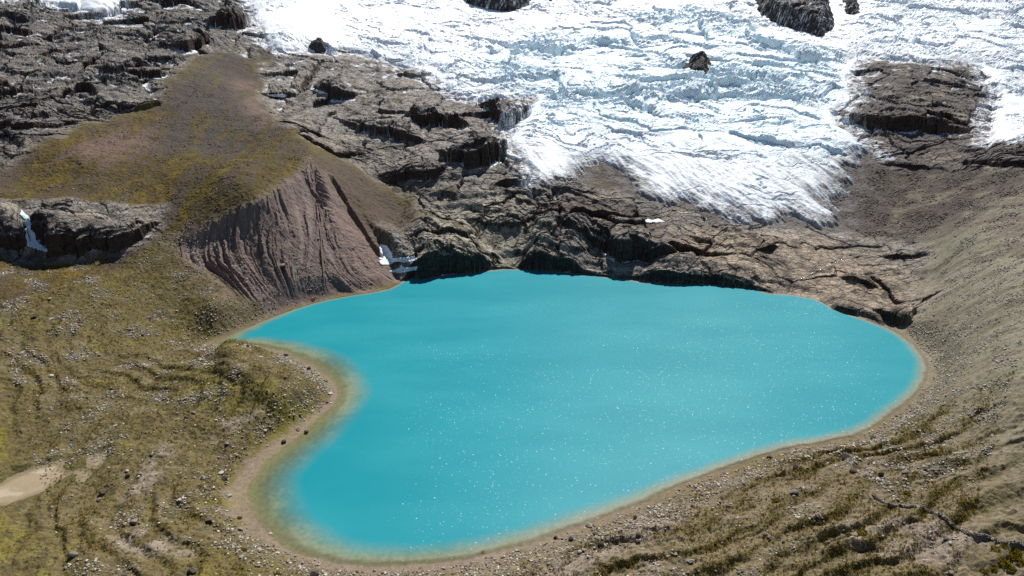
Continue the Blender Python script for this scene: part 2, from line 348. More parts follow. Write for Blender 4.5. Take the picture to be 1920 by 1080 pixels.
# ------------------------------------------------------------------ ice
GLAC = [(432,-140),(455,0),(474,30),(492,60),(502,88),(530,97),(580,93),(620,97),(640,92),(690,102),(730,120),(760,127),(800,142),(830,167),(860,182),(890,192),(930,190),(975,184),(1000,186),
 (990,218),(958,245),(955,270),(978,300),(992,330),(1002,352),(1040,357),(1070,345),(1095,325),(1130,306),(1160,322),(1190,366),(1230,380),(1290,387),(1310,405),(1340,397),(1400,420),(1440,430),(1478,430),(1482,408),(1530,425),
 (1568,437),(1582,415),(1562,380),(1592,362),(1604,345),(1590,322),(1640,288),(1615,268),(1578,240),(1562,215),(1600,190),(1592,150),(1602,120),(1640,110),(1700,115),(1750,122),(1800,118),(1842,130),(1848,160),
 (1870,175),(1866,205),(1855,225),(1857,272),(1920,272),(2050,262),(2200,200),(2300,-140)]
gl_c = zone(GLAC); DG = up(gl_c)
SNOWF = zone_up([(-420,-140),(-200,0),(-60,2),(60,4),(110,12),(160,22),(205,24),(225,8),(240,-20),(300,-40),(350,-140)])
DGI = np.maximum(DG, SNOWF)
FA = X*F(.48)-Y*F(.88); FX = X*F(.88)+Y*F(.48)                  # along and across the flow
TOE = zone_soft([(1000,290),(1200,300),(1400,330),(1640,270),(1640,350),(1590,445),(1450,445),(1300,415),(1000,360)], 12)
ice_b = DGI + fbm(X, Y, 24, 4, 121)*F(6) + fbm(FX, FA*F(.18), 9, 4, 123, .6)*F(10)*ss(30, 0, DGI)*TOE - F(2.5)*TOE
SERAC = np.clip(zone_soft([(880,120),(1000,90),(1150,60),(1300,20),(1420,60),(1600,120),(1600,180),(1570,225),(1640,290),(1560,330),(1400,310),(1200,280),(1020,260),(970,190)], 30)
  + F(.45)*zone_soft([(1600,-60),(1950,-60),(2000,260),(1860,240),(1850,120),(1600,110)], 25) + F(.3)*zone_soft([(640,90),(900,60),(1300,-60),(1500,0),(1000,180),(860,175)], 25), 0, 1)
GRP = ss(-.25, .25, fbm(X*F(.55), Y+X*F(.18), 70, 3, 171, .55))
def ice_detail(x, y, k):
    s = SERAC[k]*(F(.3)+F(.85)*GRP[k]); t = TOE[k]; mid = F(.3)*(1-t)*(F(.25)+F(.9)*GRP[k])
    e = fbm(x, y, 8, 4, 133, .6); w1 = fbm(x, y, 60, 3, 131); w2 = fbm(x, y, 60, 3, 137)
    wx = x + w1*F(26) + e*F(3.2); wy = y + w2*F(26) + e*F(2.6); wy2 = wy + wx*F(.18)
    f1, f2, r, tl = worley(wx*F(.55), wy2, 21, 21)
    h = ((r-F(.5))*F(6.5) + tl*F(10.0) - F(2.2)*(1-ss(0, .14, f2-f1)))*(s+mid*F(.3))
    f1, f2, r, tl = worley(wx*F(.75)+w2*F(9), wy2*F(1.1), 7.5, 23)
    h += ((r-F(.5))*F(2.0) + tl*F(3.4) - F(.7)*(1-ss(0, .12, f2-f1)))*(s*F(.55)+mid*F(.6))
    h += fbm(x*F(.55)+w1*F(20), wy2, 17, 6, 141, .6, ridge=True)*(F(1.6)*s+F(3.0)*mid+F(.55))
    q = (G[k]*F(.9)+w1*F(12)+e*F(3))/F(11); fr = q-np.floor(q)
    h += F(11)*(ss(.55, .95, fr)-fr)*(F(.3)*s+F(.3)*mid)
    f1, f2, r, tl = worley(wx+e*2, wy2*F(1.2), 3.2, 25)
    h += ((r-F(.5))*F(1.0) + tl*F(1.8))*(s*F(.35)+mid*F(.5))
    h += fbm(x, y, 2.6, 4, 161, .65)*(F(.32)*s+F(.4)*mid+F(.16))
    fa, fx = FA[k], FX[k]
    h += (fbm(fx+w1*F(4), fa*F(.16), 8, 4, 167, .6, ridge=True)*F(1.0) + fbm(fx, fa*F(.3), 3, 3, 168)*F(.5))*t*(F(.25)+F(.75)*ss(40, 130, x))
    c = perlin(wx*F(.022), wy2*F(.13), 163); h -= F(2.2)*(1-ss(0, .08, np.abs(c)))*ss(-.1, .3, fbm(x, y, 60, 2, 165))*(F(.5)+F(.5)*(1-t))
    return h
thick = np.where(ice_b < 0, np.maximum(ice_b*F(.30), -8), 8*(1-np.exp(-np.maximum(ice_b, 0)*F(1/20))))+ss(0, 3, ice_b)*F(.7)
ICEM = (ice_b > -12).astype(F)
GS = G
ZI = G*0+ZB + thick + on(ICEM, ice_detail)*ss(-3, 10, ice_b)
# the ice rests on the ground: near its edge it follows the ground itself
ZI = np.where(ice_b < 14, mix(np.minimum(G, ZB+4) + thick, ZI, ss(2, 14, ice_b)), ZI)
log('ice')

# ------------------------------------------------------------------ mesh builders
def grid_mesh(name, Z, fmask, mat, attrs=None, col=None, smooth=True):
    rr, cc = np.nonzero(fmask)
    a = rr*NC+cc; q = np.stack([a, a+1, a+1+NC, a+NC], 1)
    used = np.unique(q); remap = np.full(NR*NC, -1, np.int64); remap[used] = np.arange(len(used))
    q = remap[q].astype(np.int32)
    co = np.empty((len(used), 3), F); co[:, 0] = X.ravel()[used]; co[:, 1] = Y.ravel()[used]; co[:, 2] = Z.ravel()[used]
    me = bpy.data.meshes.new(name)
    me.vertices.add(len(co)); me.vertices.foreach_set('co', co.ravel())
    me.loops.add(q.size); me.loops.foreach_set('vertex_index', q.ravel())
    me.polygons.add(len(q)); me.polygons.foreach_set('loop_start', np.arange(0, q.size, 4, dtype=np.int32))
    me.polygons.foreach_set('use_smooth', np.full(len(q), smooth))
    for k, v in (attrs or {}).items():
        at = me.attributes.new(k, 'FLOAT', 'POINT'); at.data.foreach_set('value', np.ascontiguousarray(v.ravel()[used], F))
    if col is not None:
        at = me.attributes.new('tint', 'FLOAT_COLOR', 'POINT'); c4 = np.ones((len(used), 4), F); c4[:, :3] = col.reshape(-1, 3)[used]
        at.data.foreach_set('color', c4.ravel())
    me.update(calc_edges=True)
    me.materials.append(mat)
    o = bpy.data.objects.new(name, me); C.objects.link(o)
    return o
def fm(v):  # vertex mask -> face mask (any corner)
    return v[:-1, :-1] | v[1:, :-1] | v[:-1, 1:] | v[1:, 1:]
def tag(o, label=None, cat=None, group=None, kind=None):
    if label: o['label'] = label
    if cat: o['category'] = cat
    if group: o['group'] = group
    if kind: o['kind'] = kind
    return o
def lin(r, g, b):
    return np.array([((c/255+.055)/1.055)**2.4 if c > 10 else c/255/12.92 for c in (r, g, b)], F)

# ------------------------------------------------------------------ colours of the ground
GAIN = .70
def tone(r, g, b): return lin(r, g, b)*F(GAIN)
def lay(col, c, m): 
    m = m[..., None]; return col*(1-m) + c*m
n1 = fbm(X, Y, 30, 4, 201, .55); n2 = fbm(X, Y, 7, 4, 205, .6); n3 = fbm(X, Y, 1.4, 3, 209, .65); n4 = fbm(X, Y, 80, 3, 213)
col = np.empty(X.shape+(3,), F); col[:] = tone(122, 108, 78)
LEFTG = ss(-20, -60, X-(Y-F(150))*F(.1))
col = lay(col, tone(104, 92, 50), LEFTG*F(.9))
grassy = ss(-.15, .35, n1*F(.7)+n2*F(.6))
col = lay(col, tone(104, 94, 44), grassy*F(.85))
col = lay(col, tone(130, 120, 34), LEFTG*ss(.05, .45, n1+n2*F(.5))*ss(280, 190, Y)*F(.7))
col = lay(col, tone(82, 75, 60), ss(.0, .45, fbm(X, Y, 4.5, 4, 207, .65)-n2*F(.4))*F(.6))
col = lay(col, tone(138, 126, 110), ss(.12, .5, n2+n3*F(.5)-n1*F(.5))*(F(.7)-F(.35)*LEFTG))
face_m = MRm*(F(.35)+F(.65)*RG1)*ss(.55, .68, RFR)*(1-ss(.9, 1, RFR))
col = lay(col, tone(138, 124, 100), MRm*ss(.2, .8, MRm)*(1-face_m)*ss(-.3, .3, n2+n1*F(.4)+ss(.5, .1, RFR)*F(.3))*F(.6))
col = lay(col, tone(102, 90, 48), ss(.1, .7, face_m+n3*F(.3)+n2*F(.2))*F(.8))
pale = zone_soft([(990,1085),(1100,1028),(1200,992),(1285,945),(1312,932),(1325,948),(1235,1006),(1140,1052),(1070,1090)], 2.5)
for px_ in ([(1570,1010),(1620,985),(1700,970),(1780,985),(1850,1015),(1870,1040),(1780,1060),(1680,1050),(1600,1040)], [(205,1010),(260,990),(330,1015),(370,1045),(300,1050),(230,1035)], [(280,860),(310,835),(330,850),(300,890),(250,950),(225,945)], [(390,810),(470,775),(500,770),(470,795),(400,830)]):
    pale = np.maximum(pale, zone_soft(px_, 2.5)*ss(-.35, .1, n2+n3*F(.3)))
col = lay(col, tone(152, 138, 124), pale*F(.85))
for d_ in MUD_D: col = lay(col, tone(92, 88, 46), ss(-5, -.5, d_+n2*F(2))*F(.85))
# right slope
right = ss(120, 200, X-(Y-F(230))*F(.25))*ss(500, 330, Y)
strk = fbm(X*F(.5)+Y*F(.5), (X-Y)*F(.12), 5, 4, 221, .6)
col = lay(col, tone(148, 142, 124), right*F(.92))
col = lay(col, tone(112, 101, 82), right*ss(-.05, .35, strk*F(1.3)+n1*F(.4))*F(.8))
col = lay(col, tone(134, 138, 104), right*ss(.1, .4, -strk+n4*F(.6))*F(.38))
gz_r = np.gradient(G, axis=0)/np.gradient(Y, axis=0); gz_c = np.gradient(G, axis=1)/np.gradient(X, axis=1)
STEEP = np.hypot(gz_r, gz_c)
# grass hill
gh = ss(-3, 4, Z_GRASSHILL+n2*F(6)); GH_M = gh; down = fbm(X*F(1.0), Y*F(.25), 12, 4, 231, .55)
col = lay(col, tone(92, 78, 38), gh)
col = lay(col, tone(90, 77, 63), gh*ss(-.15, .3, down+n2*F(.5)-F(.05)))
col = lay(col, tone(114, 95, 24), gh*ss(.1, .5, n2*F(1.2)+n1*F(.7)-down)*F(.8))
# moraine face
col = lay(col, tone(128, 110, 104), FACE)
col = lay(col, tone(122, 106, 94), zone_soft([(330,445),(420,430),(500,585),(470,608),(400,560),(330,500)], 14)*(1-FACE)*ss(-.5, .3, n2)*F(.8))
col = lay(col, tone(148, 132, 122), FACE*ss(.0, .5, perlin(gu*F(7), gully_b*F(.6), 241)+n3*F(.3))*F(.8))
col = lay(col, tone(122, 108, 98), zone_soft([(1690,345),(1850,300),(2050,280),(2050,500),(1930,470),(1800,430)], 16)*ss(-.4, .3, strk+n2*F(.4))*F(.8))
bowl = zone_soft([(1570,440),(1590,350),(1640,300),(1760,290),(2000,280),(2000,330),(1850,400),(1740,440),(1680,470)], 26)
col = lay(col, tone(84, 76, 71), bowl*ss(-.6, .1, n2+n1)*F(.9))
flank = zone_soft([(580,288),(640,300),(700,330),(790,410),(770,450),(700,462),(650,400)], 8)*(1-FACE)
col = lay(col, tone(98, 84, 74), flank*ss(-.9, .2, n2))
col = lay(col, tone(142, 122, 112), SCREE*F(.8))
grav = zone_soft([(285,215),(330,150),(395,92),(490,100),(500,180),(540,240),(480,255),(430,290),(350,285),(295,275)], 16)
col = lay(col, tone(82, 75, 70), grav*ss(-.6, .1, down+n2*F(.6)+n3*F(.2))*F(.95))
pinkp = zone_soft([(100,310),(180,252),(288,210),(292,268),(230,300),(160,330)], 12)+zone_soft([(430,150),(470,150),(530,235),(490,245)], 8)
col = lay(col, tone(124, 102, 90), np.clip(pinkp, 0, 1)*ss(-.3, .2, down)*F(.85))
# rock
col = lay(col, tone(92, 84, 80), ss(-32, -6, DGI+n1*F(14))*ss(320, 350, Y)*(DL_W < 0)*F(.85))
rk = tone(156, 148, 138)[None, None]*np.ones_like(col)
rk = lay(rk, tone(178, 170, 162), SLAB*ss(.4, -.2, n2)*F(.85))
rk = lay(rk, tone(104, 94, 90), ss(-12, 4, Z_ROCK_RIGHT)*F(.85))
rk = lay(rk, tone(128, 123, 119), ss(-10, 15, Z_ROCK_LEFT)*F(.75))
rk = lay(rk, tone(190, 182, 160), zone_soft([(840,380),(1000,370),(1010,470),(1000,520),(830,520),(800,470)], 14)*F(.8))
rk = lay(rk, tone(184, 164, 140), zone_soft([(1240,470),(1300,430),(1560,450),(1720,520),(1720,620),(1500,580),(1400,545)], 14)*F(.8))
rk = lay(rk, tone(104, 92, 84), zone_soft([(1010,400),(1080,360),(1200,385),(1260,425),(1240,450),(1100,440),(1030,430)], 12)*F(.9))
rk = lay(rk, tone(92, 84, 77), ss(-.05, .3, n2+n1*F(.5)+n3*F(.3))*F(.85))
rk = lay(rk, tone(176, 164, 144), ss(.1, .5, fbm(X, Y, 18, 4, 251)+n3*F(.4))*F(.7))
rk = lay(rk, tone(68, 48, 40), ss(1.5, 2.7, STEEP+n2*F(.8))*F(.9))  # dark seeps on steep faces, plus painted shade and red cast against lake bounce
rk = lay(rk, tone(118, 100, 40), ss(.15, .5, n2+n1*F(.6))*ss(1.0, .5, STEEP)*ss(70, 30, G)*F(.75)*zone_soft([(600,250),(800,330),(900,420),(880,500),(700,470)], 25))
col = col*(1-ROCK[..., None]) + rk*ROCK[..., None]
def blur(a, r, c):
    def b1(a, n, ax):
        p = [(0, 0), (0, 0)]; p[ax] = (n+1, n); q = np.cumsum(np.pad(a, p, mode='edge'), axis=ax, dtype=np.float64)
        m = a.shape[ax]; hi = np.take(q, np.arange(2*n+1, 2*n+1+m), ax); lo = np.take(q, np.arange(0, m), ax)
        return ((hi-lo)/(2*n+1)).astype(F)
    return b1(b1(a, r, 0), c, 1)
HOL = blur(G, 7, 9)-G                                # hollows and ledges where snow lies
high = np.clip(ss(45, 95, G)*F(.75) + ss(-45, 0, DGI)*F(.7) + F(.15)*ss(15, 40, G), 0, 1.1)
snow = ss(1.1, .6, STEEP+n3*F(.2))*ss(.55, .95, HOL*F(.35) + high*F(.62) + fbm(X, Y, 5, 4, 301, .6)*F(.6) + n1*F(.2) - F(.19))*ROCK
snow = np.maximum(snow, ss(-13, -3, DGI + n2*F(9) + n3*F(4))*F(.95)*ss(-.3, .25, n2+n3*F(.5))*(1-F(.92)*ss(0, .2, ss(125, 85, np.abs(X-F(130)))*ss(520, 450, Y))))
col = lay(col, np.array((.8, .83, .86), F), snow)
# shore sand and lake bed
sand = ss(4.2, 1.2, OUT+n2*F(4)-F(2.4)*ss(-60, -80, X)*ss(215, 195, Y))*(DL_W < .5)*(1-ROCK)*ss(300, 230, Y)*(F(1)-F(.7)*ss(0, 110, X))
col = lay(col, tone(148, 132, 116), sand*(F(.7)-F(.25)*ss(-20, 60, X)))
bed = ss(0, 1.2, DL_W)*(G < .1)
col = lay(col, tone(150, 140, 116), bed*F(.8))
col = lay(col, tone(150, 148, 108), ss(1, 5, DL_W)*(G < .1)*F(.8))
green = np.maximum(ss(10, -30, X), F(.45)*ss(120, 60, X))*ss(300, 270, Y)
col = lay(col, tone(116, 128, 76), bed*green*ss(-.4, .4, n2*F(.5)+n1*F(.5)+F(.1))*F(.6))
col = lay(col, tone(86, 92, 70), ss(2, 6, DL_W)*ss(16, 10, DL_W)*F(.75)*(G < .1)*green*ss(-.3, .2, n1+n2*F(.5)))
SNOWC = snow*(DL_W < 0)
col *= (1+(F(.38)*n3+F(.15)*n2)*(1-F(.85)*SNOWC))[..., None]
col = np.clip(col, .005, .9)
log('colours')

# ------------------------------------------------------------------ materials
def new_mat(name):
    m = bpy.data.materials.new(name); m.use_nodes = True; nt = m.node_tree
    return m, nt, nt.nodes['Principled BSDF']
def add(nt, t, **kw):
    n = nt.nodes.new(t)
    for k, v in kw.items(): setattr(n, k, v)
    return n
def ground_mat(name, rough=.95, fine=.35, bump=.5, bscale=1.2):
    m, nt, b = new_mat(name); L = nt.links.new
    at = add(nt, 'ShaderNodeAttribute', attribute_name='tint'); tc = add(nt, 'ShaderNodeTexCoord')
    nz = add(nt, 'ShaderNodeTexNoise'); nz.inputs['Scale'].default_value = 2.6; nz.inputs['Detail'].default_value = 5; nz.inputs['Roughness'].default_value = .7
    L(tc.outputs['Object'], nz.inputs['Vector'])
    mr = add(nt, 'ShaderNodeMapRange'); mr.inputs[1].default_value = .3; mr.inputs[2].default_value = .7; mr.inputs[3].default_value = 1-fine; mr.inputs[4].default_value = 1+fine
    L(nz.outputs['Fac'], mr.inputs[0])
    mx = add(nt, 'ShaderNodeVectorMath', operation='MULTIPLY'); L(at.outputs['Color'], mx.inputs[0]); L(mr.outputs[0], mx.inputs[1])
    L(mx.outputs[0], b.inputs['Base Color'])
    b.inputs['Roughness'].default_value = rough; b.inputs['Specular IOR Level'].default_value = .25
    bp = add(nt, 'ShaderNodeBump'); bp.inputs['Strength'].default_value = bump; bp.inputs['Distance'].default_value = .4
    nb = add(nt, 'ShaderNodeTexNoise'); nb.inputs['Scale'].default_value = bscale; nb.inputs['Detail'].default_value = 6; nb.inputs['Roughness'].default_value = .75
    L(tc.outputs['Object'], nb.inputs['Vector']); L(nb.outputs['Fac'], bp.inputs['Height']); L(bp.outputs[0], b.inputs['Normal'])
    return m
M_GROUND = ground_mat('soil and grass')
def rock_mat():
    m, nt, b = new_mat('weathered rock'); L = nt.links.new
    at = add(nt, 'ShaderNodeAttribute', attribute_name='tint'); tc = add(nt, 'ShaderNodeTexCoord')
    def noise(sc, det, rough, stretch=(1, 1, 1)):
        mp = add(nt, 'ShaderNodeMapping'); mp.inputs['Scale'].default_value = tuple(sc*k for k in stretch); mp.inputs['Rotation'].default_value = (.12, -.22, .3); L(tc.outputs['Object'], mp.inputs['Vector'])
        n = add(nt, 'ShaderNodeTexNoise'); n.inputs['Scale'].default_value = 1; n.inputs['Detail'].default_value = det; n.inputs['Roughness'].default_value = rough; L(mp.outputs[0], n.inputs['Vector']); return n.outputs['Fac']
    def span(x, a, b_, c, d):
        r = add(nt, 'ShaderNodeMapRange'); r.inputs[1].default_value = a; r.inputs[2].default_value = b_; r.inputs[3].default_value = c; r.inputs[4].default_value = d; L(x, r.inputs[0]); return r.outputs[0]
    g1 = span(noise(.9, 6, .75), .3, .7, .62, 1.38); g2 = span(noise(.22, 4, .6, (.6, 1, 2.2)), .35, .65, .72, 1.25)
    m1 = add(nt, 'ShaderNodeMath', operation='MULTIPLY'); L(g1, m1.inputs[0]); L(g2, m1.inputs[1])
    mx = add(nt, 'ShaderNodeVectorMath', operation='MULTIPLY'); L(at.outputs['Color'], mx.inputs[0]); L(m1.outputs[0], mx.inputs[1]); L(mx.outputs[0], b.inputs['Base Color'])
    b.inputs['Roughness'].default_value = .85; b.inputs['Specular IOR Level'].default_value = .25
    b1 = add(nt, 'ShaderNodeBump'); b1.inputs['Strength'].default_value = .9; b1.inputs['Distance'].default_value = 1.6; L(noise(.3, 7, .68, (.8, 1, 1.6)), b1.inputs['Height'])
    vo = add(nt, 'ShaderNodeTexVoronoi'); vo.feature = 'DISTANCE_TO_EDGE'; vo.inputs['Scale'].default_value = .28; L(tc.outputs['Object'], vo.inputs['Vector'])
    ck = span(vo.outputs['Distance'], 0, .07, 0, 1)
    b2 = add(nt, 'ShaderNodeBump'); b2.inputs['Strength'].default_value = .8; b2.inputs['Distance'].default_value = .5; L(ck, b2.inputs['Height']); L(b1.outputs[0], b2.inputs['Normal']); L(b2.outputs[0], b.inputs['Normal'])
    return m
M_ROCK = rock_mat()
def ice_mat():
    m, nt, b = new_mat('glacier ice'); L = nt.links.new
    at = add(nt, 'ShaderNodeAttribute', attribute_name='tint'); L(at.outputs['Color'], b.inputs['Base Color'])
    b.inputs['Roughness'].default_value = .6; b.inputs['Specular IOR Level'].default_value = .3
    tc = add(nt, 'ShaderNodeTexCoord'); bp = add(nt, 'ShaderNodeBump'); bp.inputs['Strength'].default_value = .5; bp.inputs['Distance'].default_value = .5
    nb = add(nt, 'ShaderNodeTexNoise'); nb.inputs['Scale'].default_value = .8; nb.inputs['Detail'].default_value = 5; nb.inputs['Roughness'].default_value = .7
    L(tc.outputs['Object'], nb.inputs['Vector']); L(nb.outputs['Fac'], bp.inputs['Height']); L(bp.outputs[0], b.inputs['Normal'])
    return m
M_ICE = ice_mat()
def water_mat():
    m, nt, b = new_mat('glacial water'); L = nt.links.new
    dp = add(nt, 'ShaderNodeAttribute', attribute_name='depth'); tc = add(nt, 'ShaderNodeTexCoord')
    ramp = add(nt, 'ShaderNodeMapRange'); ramp.inputs[1].default_value = .1; ramp.inputs[2].default_value = 2.5
    ramp.interpolation_type = 'SMOOTHSTEP'
    nz = add(nt, 'ShaderNodeTexNoise'); nz.inputs['Scale'].default_value = .02; nz.inputs['Detail'].default_value = 3
    mpw = add(nt, 'ShaderNodeMapping'); mpw.inputs['Scale'].default_value = (.8, 1.9, 1); mpw.inputs['Rotation'].default_value = (0, 0, -.35); L(tc.outputs['Object'], mpw.inputs['Vector']); L(mpw.outputs[0], nz.inputs['Vector'])
    cr = add(nt, 'ShaderNodeMix', data_type='RGBA'); cr.inputs[6].default_value = (.003, .19, .232, 1); cr.inputs[7].default_value = (.012, .215, .256, 1)
    mrc = add(nt, 'ShaderNodeMapRange'); mrc.inputs[1].default_value = .38; mrc.inputs[2].default_value = .62; L(nz.outputs['Fac'], mrc.inputs[0]); L(mrc.outputs[0], cr.inputs[0]); L(dp.outputs['Fac'], ramp.inputs[0])
    tb = add(nt, 'ShaderNodeAttribute', attribute_name='tint'); sh = add(nt, 'ShaderNodeMix', data_type='RGBA'); L(ramp.outputs[0], sh.inputs[0]); L(tb.outputs['Color'], sh.inputs[6]); L(cr.outputs[2], sh.inputs[7]); L(sh.outputs[2], b.inputs['Base Color'])
    al = add(nt, 'ShaderNodeMapRange'); al.inputs[1].default_value = -.05; al.inputs[2].default_value = .7; al.inputs[3].default_value = .0; L(dp.outputs['Fac'], al.inputs[0]); L(al.outputs[0], b.inputs['Alpha'])
    b.inputs['Roughness'].default_value = .45; b.inputs['IOR'].default_value = 1.33; b.inputs['Specular IOR Level'].default_value = .15; b.inputs['Coat Weight'].default_value = .015; b.inputs['Coat Roughness'].default_value = .13; b.inputs['Coat IOR'].default_value = 1.33
    # wavelets: small facets, each with its own tilt, so that some mirror the sun
    vo = add(nt, 'ShaderNodeTexVoronoi'); vo.inputs['Scale'].default_value = 4.6; L(tc.outputs['Object'], vo.inputs['Vector'])
    sub = add(nt, 'ShaderNodeVectorMath', operation='SUBTRACT'); sub.inputs[1].default_value = (.5, .5, .5); L(vo.outputs['Color'], sub.inputs[0])
    mul = add(nt, 'ShaderNodeVectorMath', operation='MULTIPLY'); wm = add(nt, 'ShaderNodeMapping'); wm.inputs['Scale'].default_value = (.012, .03, 1); wm.inputs['Rotation'].default_value = (0, 0, .5); L(tc.outputs['Object'], wm.inputs['Vector'])
    wz = add(nt, 'ShaderNodeTexNoise'); wz.inputs['Scale'].default_value = 1.0; wz.inputs['Detail'].default_value = 4; L(wm.outputs[0], wz.inputs['Vector'])
    wr = add(nt, 'ShaderNodeMapRange'); wr.inputs[1].default_value = .35; wr.inputs[2].default_value = .65; wr.inputs[3].default_value = .40; wr.inputs[4].default_value = .56; L(wz.outputs['Fac'], wr.inputs[0])
    cx = add(nt, 'ShaderNodeCombineXYZ'); L(wr.outputs[0], cx.inputs[0]); L(wr.outputs[0], cx.inputs[1]); L(cx.outputs[0], mul.inputs[1]); L(sub.outputs[0], mul.inputs[0])
    ad = add(nt, 'ShaderNodeVectorMath', operation='ADD'); ad.inputs[1].default_value = (0, 0, 1); L(mul.outputs[0], ad.inputs[0])
    nm = add(nt, 'ShaderNodeVectorMath', operation='NORMALIZE'); L(ad.outputs[0], nm.inputs[0]); L(nm.outputs[0], b.inputs['Coat Normal'])
    return m
M_WATER = water_mat()

# ------------------------------------------------------------------ link the land
def white_mat(name, c, rough=.7):
    m, nt, b = new_mat(name); L = nt.links.new
    nz = add(nt, 'ShaderNodeTexNoise'); nz.inputs['Scale'].default_value = 1.5; nz.inputs['Detail'].default_value = 5; tc = add(nt, 'ShaderNodeTexCoord'); L(tc.outputs['Object'], nz.inputs['Vector'])
    cr = add(nt, 'ShaderNodeMix', data_type='RGBA'); cr.inputs[6].default_value = tuple(x*.72 for x in c)+(1,); cr.inputs[7].default_value = tuple(min(x*1.12, .92) for x in c)+(1,)
    L(nz.outputs['Fac'], cr.inputs[0]); L(cr.outputs[2], b.inputs['Base Color']); b.inputs['Roughness'].default_value = rough
    bp = add(nt, 'ShaderNodeBump'); bp.inputs['Strength'].default_value = .5; bp.inputs['Distance'].default_value = .2; L(nz.outputs['Fac'], bp.inputs['Height']); L(bp.outputs[0], b.inputs['Normal'])
    return m
buried = (ZI-G) > 3.5
bur_f = buried[:-1, :-1] & buried[1:, :-1] & buried[:-1, 1:] & buried[1:, 1:]
rid = np.zeros(X.shape, np.int8)                       # which body of land each point belongs to
rid[ROCK > .5] = 1
rid[(Z_ROCK_CLIFF > -3) & (ROCK > .5)] = 2
rid[(Z_ROCK_RIGHT > -6) & (ROCK > .5) & (Y > 470)] = 3
rid[(FACE > .5) & (rid == 0)] = 4
rid = rid[:-1, :-1]
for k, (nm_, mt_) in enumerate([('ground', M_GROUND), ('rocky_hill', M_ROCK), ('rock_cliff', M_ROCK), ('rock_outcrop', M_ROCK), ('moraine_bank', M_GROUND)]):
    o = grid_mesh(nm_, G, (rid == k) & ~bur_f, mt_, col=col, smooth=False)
    if k == 2: tag(o, 'dark hollowed rock cliff on the grassy hillside at the left edge', 'cliff')
    elif k == 3: tag(o, 'big brown slab of bare rock surrounded by the glacier on the right', 'rock outcrop')
    else: tag(o, kind='structure')
icol = np.empty_like(col)
icol[:] = (.69, .735, .77)
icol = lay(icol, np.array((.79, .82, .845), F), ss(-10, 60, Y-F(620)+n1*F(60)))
icol = lay(icol, np.array((.60, .81, .88), F), ss(.0, .6, SERAC*F(.3)+n2*F(.6))*F(.8))
icol = lay(icol, np.array((.45, .43, .42), F), ss(5, -1, ice_b+n2*F(5))*F(.6))
dirt = np.maximum(zone_soft([(1040,352),(1110,325),(1170,335),(1210,365),(1240,392),(1100,398),(1050,380)], 10)*ss(-.5, .2, n2+n3*F(.6)), .0)
icol = lay(icol, tone(104, 92, 84), dirt*F(.9))
streak = fbm(FX, FA*F(.16), 7, 4, 311, .6)
icol = lay(icol, np.array((.55, .57, .60), F), TOE*ss(.0, .4, streak+n3*F(.2))*F(.42)*(F(.3)+F(.7)*ss(40, 130, X)))
icol = lay(icol, tone(84, 82, 84), zone_soft([(1490,300),(1570,310),(1660,290),(1640,350),(1590,440),(1540,420),(1500,370)], 18)*ss(-.1, .25, streak+n3*F(.3))*F(.85))
icol *= (1+F(.1)*n3+F(.06)*n2)[..., None]
icol = lay(icol, tone(112, 104, 100), TOE*ss(13, -1, ice_b+n2*F(12)+n3*F(4))*F(.75))
ice_v = (ZI-G > -1.5) & (ice_b > -11)
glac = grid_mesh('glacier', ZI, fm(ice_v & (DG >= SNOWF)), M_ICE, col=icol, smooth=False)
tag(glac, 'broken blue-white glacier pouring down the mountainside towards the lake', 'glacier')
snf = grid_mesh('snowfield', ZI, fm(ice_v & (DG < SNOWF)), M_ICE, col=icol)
tag(snf, 'smooth white snowfield above the dark crags in the top left corner', 'snowfield')
wet = DL > -1.5
lake = grid_mesh('lake_water', G*0, fm(wet), M_WATER, attrs={'depth': -G}, col=col); tag(lake, kind='structure')

# smaller crags that stick out of the ice
ZS = ZB + thick
def crag(px, hgt, label, cat='rock outcrop', name='rock_outcrop', seed=0, snowy=.3, slope=1.0):
    # the ice surface here, surveyed on the ice
    pts = [unproj(u, v, ZI_C)[:2] for u, v in px]
    d = up(sdf(pts)); m = d > -9
    rr, cc = np.nonzero(m); r0, r1, c0, c1 = rr.min(), rr.max()+1, cc.min(), cc.max()+1; sl = (slice(r0, r1), slice(c0, c1))
    x, y, dd = X[sl], Y[sl], d[sl]
    e = fbm(x, y, 7, 4, 501+seed, .6); j = worley(x+e*2, y+e*2, 5, 503+seed); dd = dd + e*F(2.0) + (j[2]-F(.5))*F(2.2)
    z = ZS[sl] + np.clip(dd*F(slope), -5, hgt) + (1-np.exp(-np.maximum(dd, 0)*F(.1)))*F(hgt*.5)
    f = worley(x+e*3, y*F(1.3)+e*3, 9, 505+seed); g = worley(x, y*F(1.3), 3, 507+seed)
    z = z + ((f[2]-F(.5))*F(2.2)+f[3]*F(4)+(g[2]-F(.5))*F(.8)+g[3]*F(1.4)+fbm(x, y, 1.6, 3, 509, .6)*F(.4))*ss(-2, 3, dd)
    Zf = np.full(X.shape, -99, F); Zf[sl] = z
    vis = (Zf > ZI-2.5) & (d > -8)
    c = np.empty(X.shape+(3,), F); c[:] = tone(84, 78, 78); c = lay(c, tone(112, 104, 74), ss(0, .4, n2)*F(.6))
    c = lay(c, np.array((.8, .83, .86), F), ss(.62-snowy, .9-snowy, n2*F(.5)+n3*F(.6)+F(.3)))
    c = np.clip(c*(1+F(.3)*n3)[..., None], .005, .9)
    return tag(grid_mesh(name, Zf, fm(vis), M_ROCK, col=c, smooth=False), label, cat)
ZI_C = np.maximum(ZI, G)[::K, ::K]
crag([(1290,120),(1300,110),(1318,108),(1333,118),(1330,132),(1310,136),(1295,130)], 6, 'small dark rock poking out of the middle of the icefall', seed=1, snowy=.12)
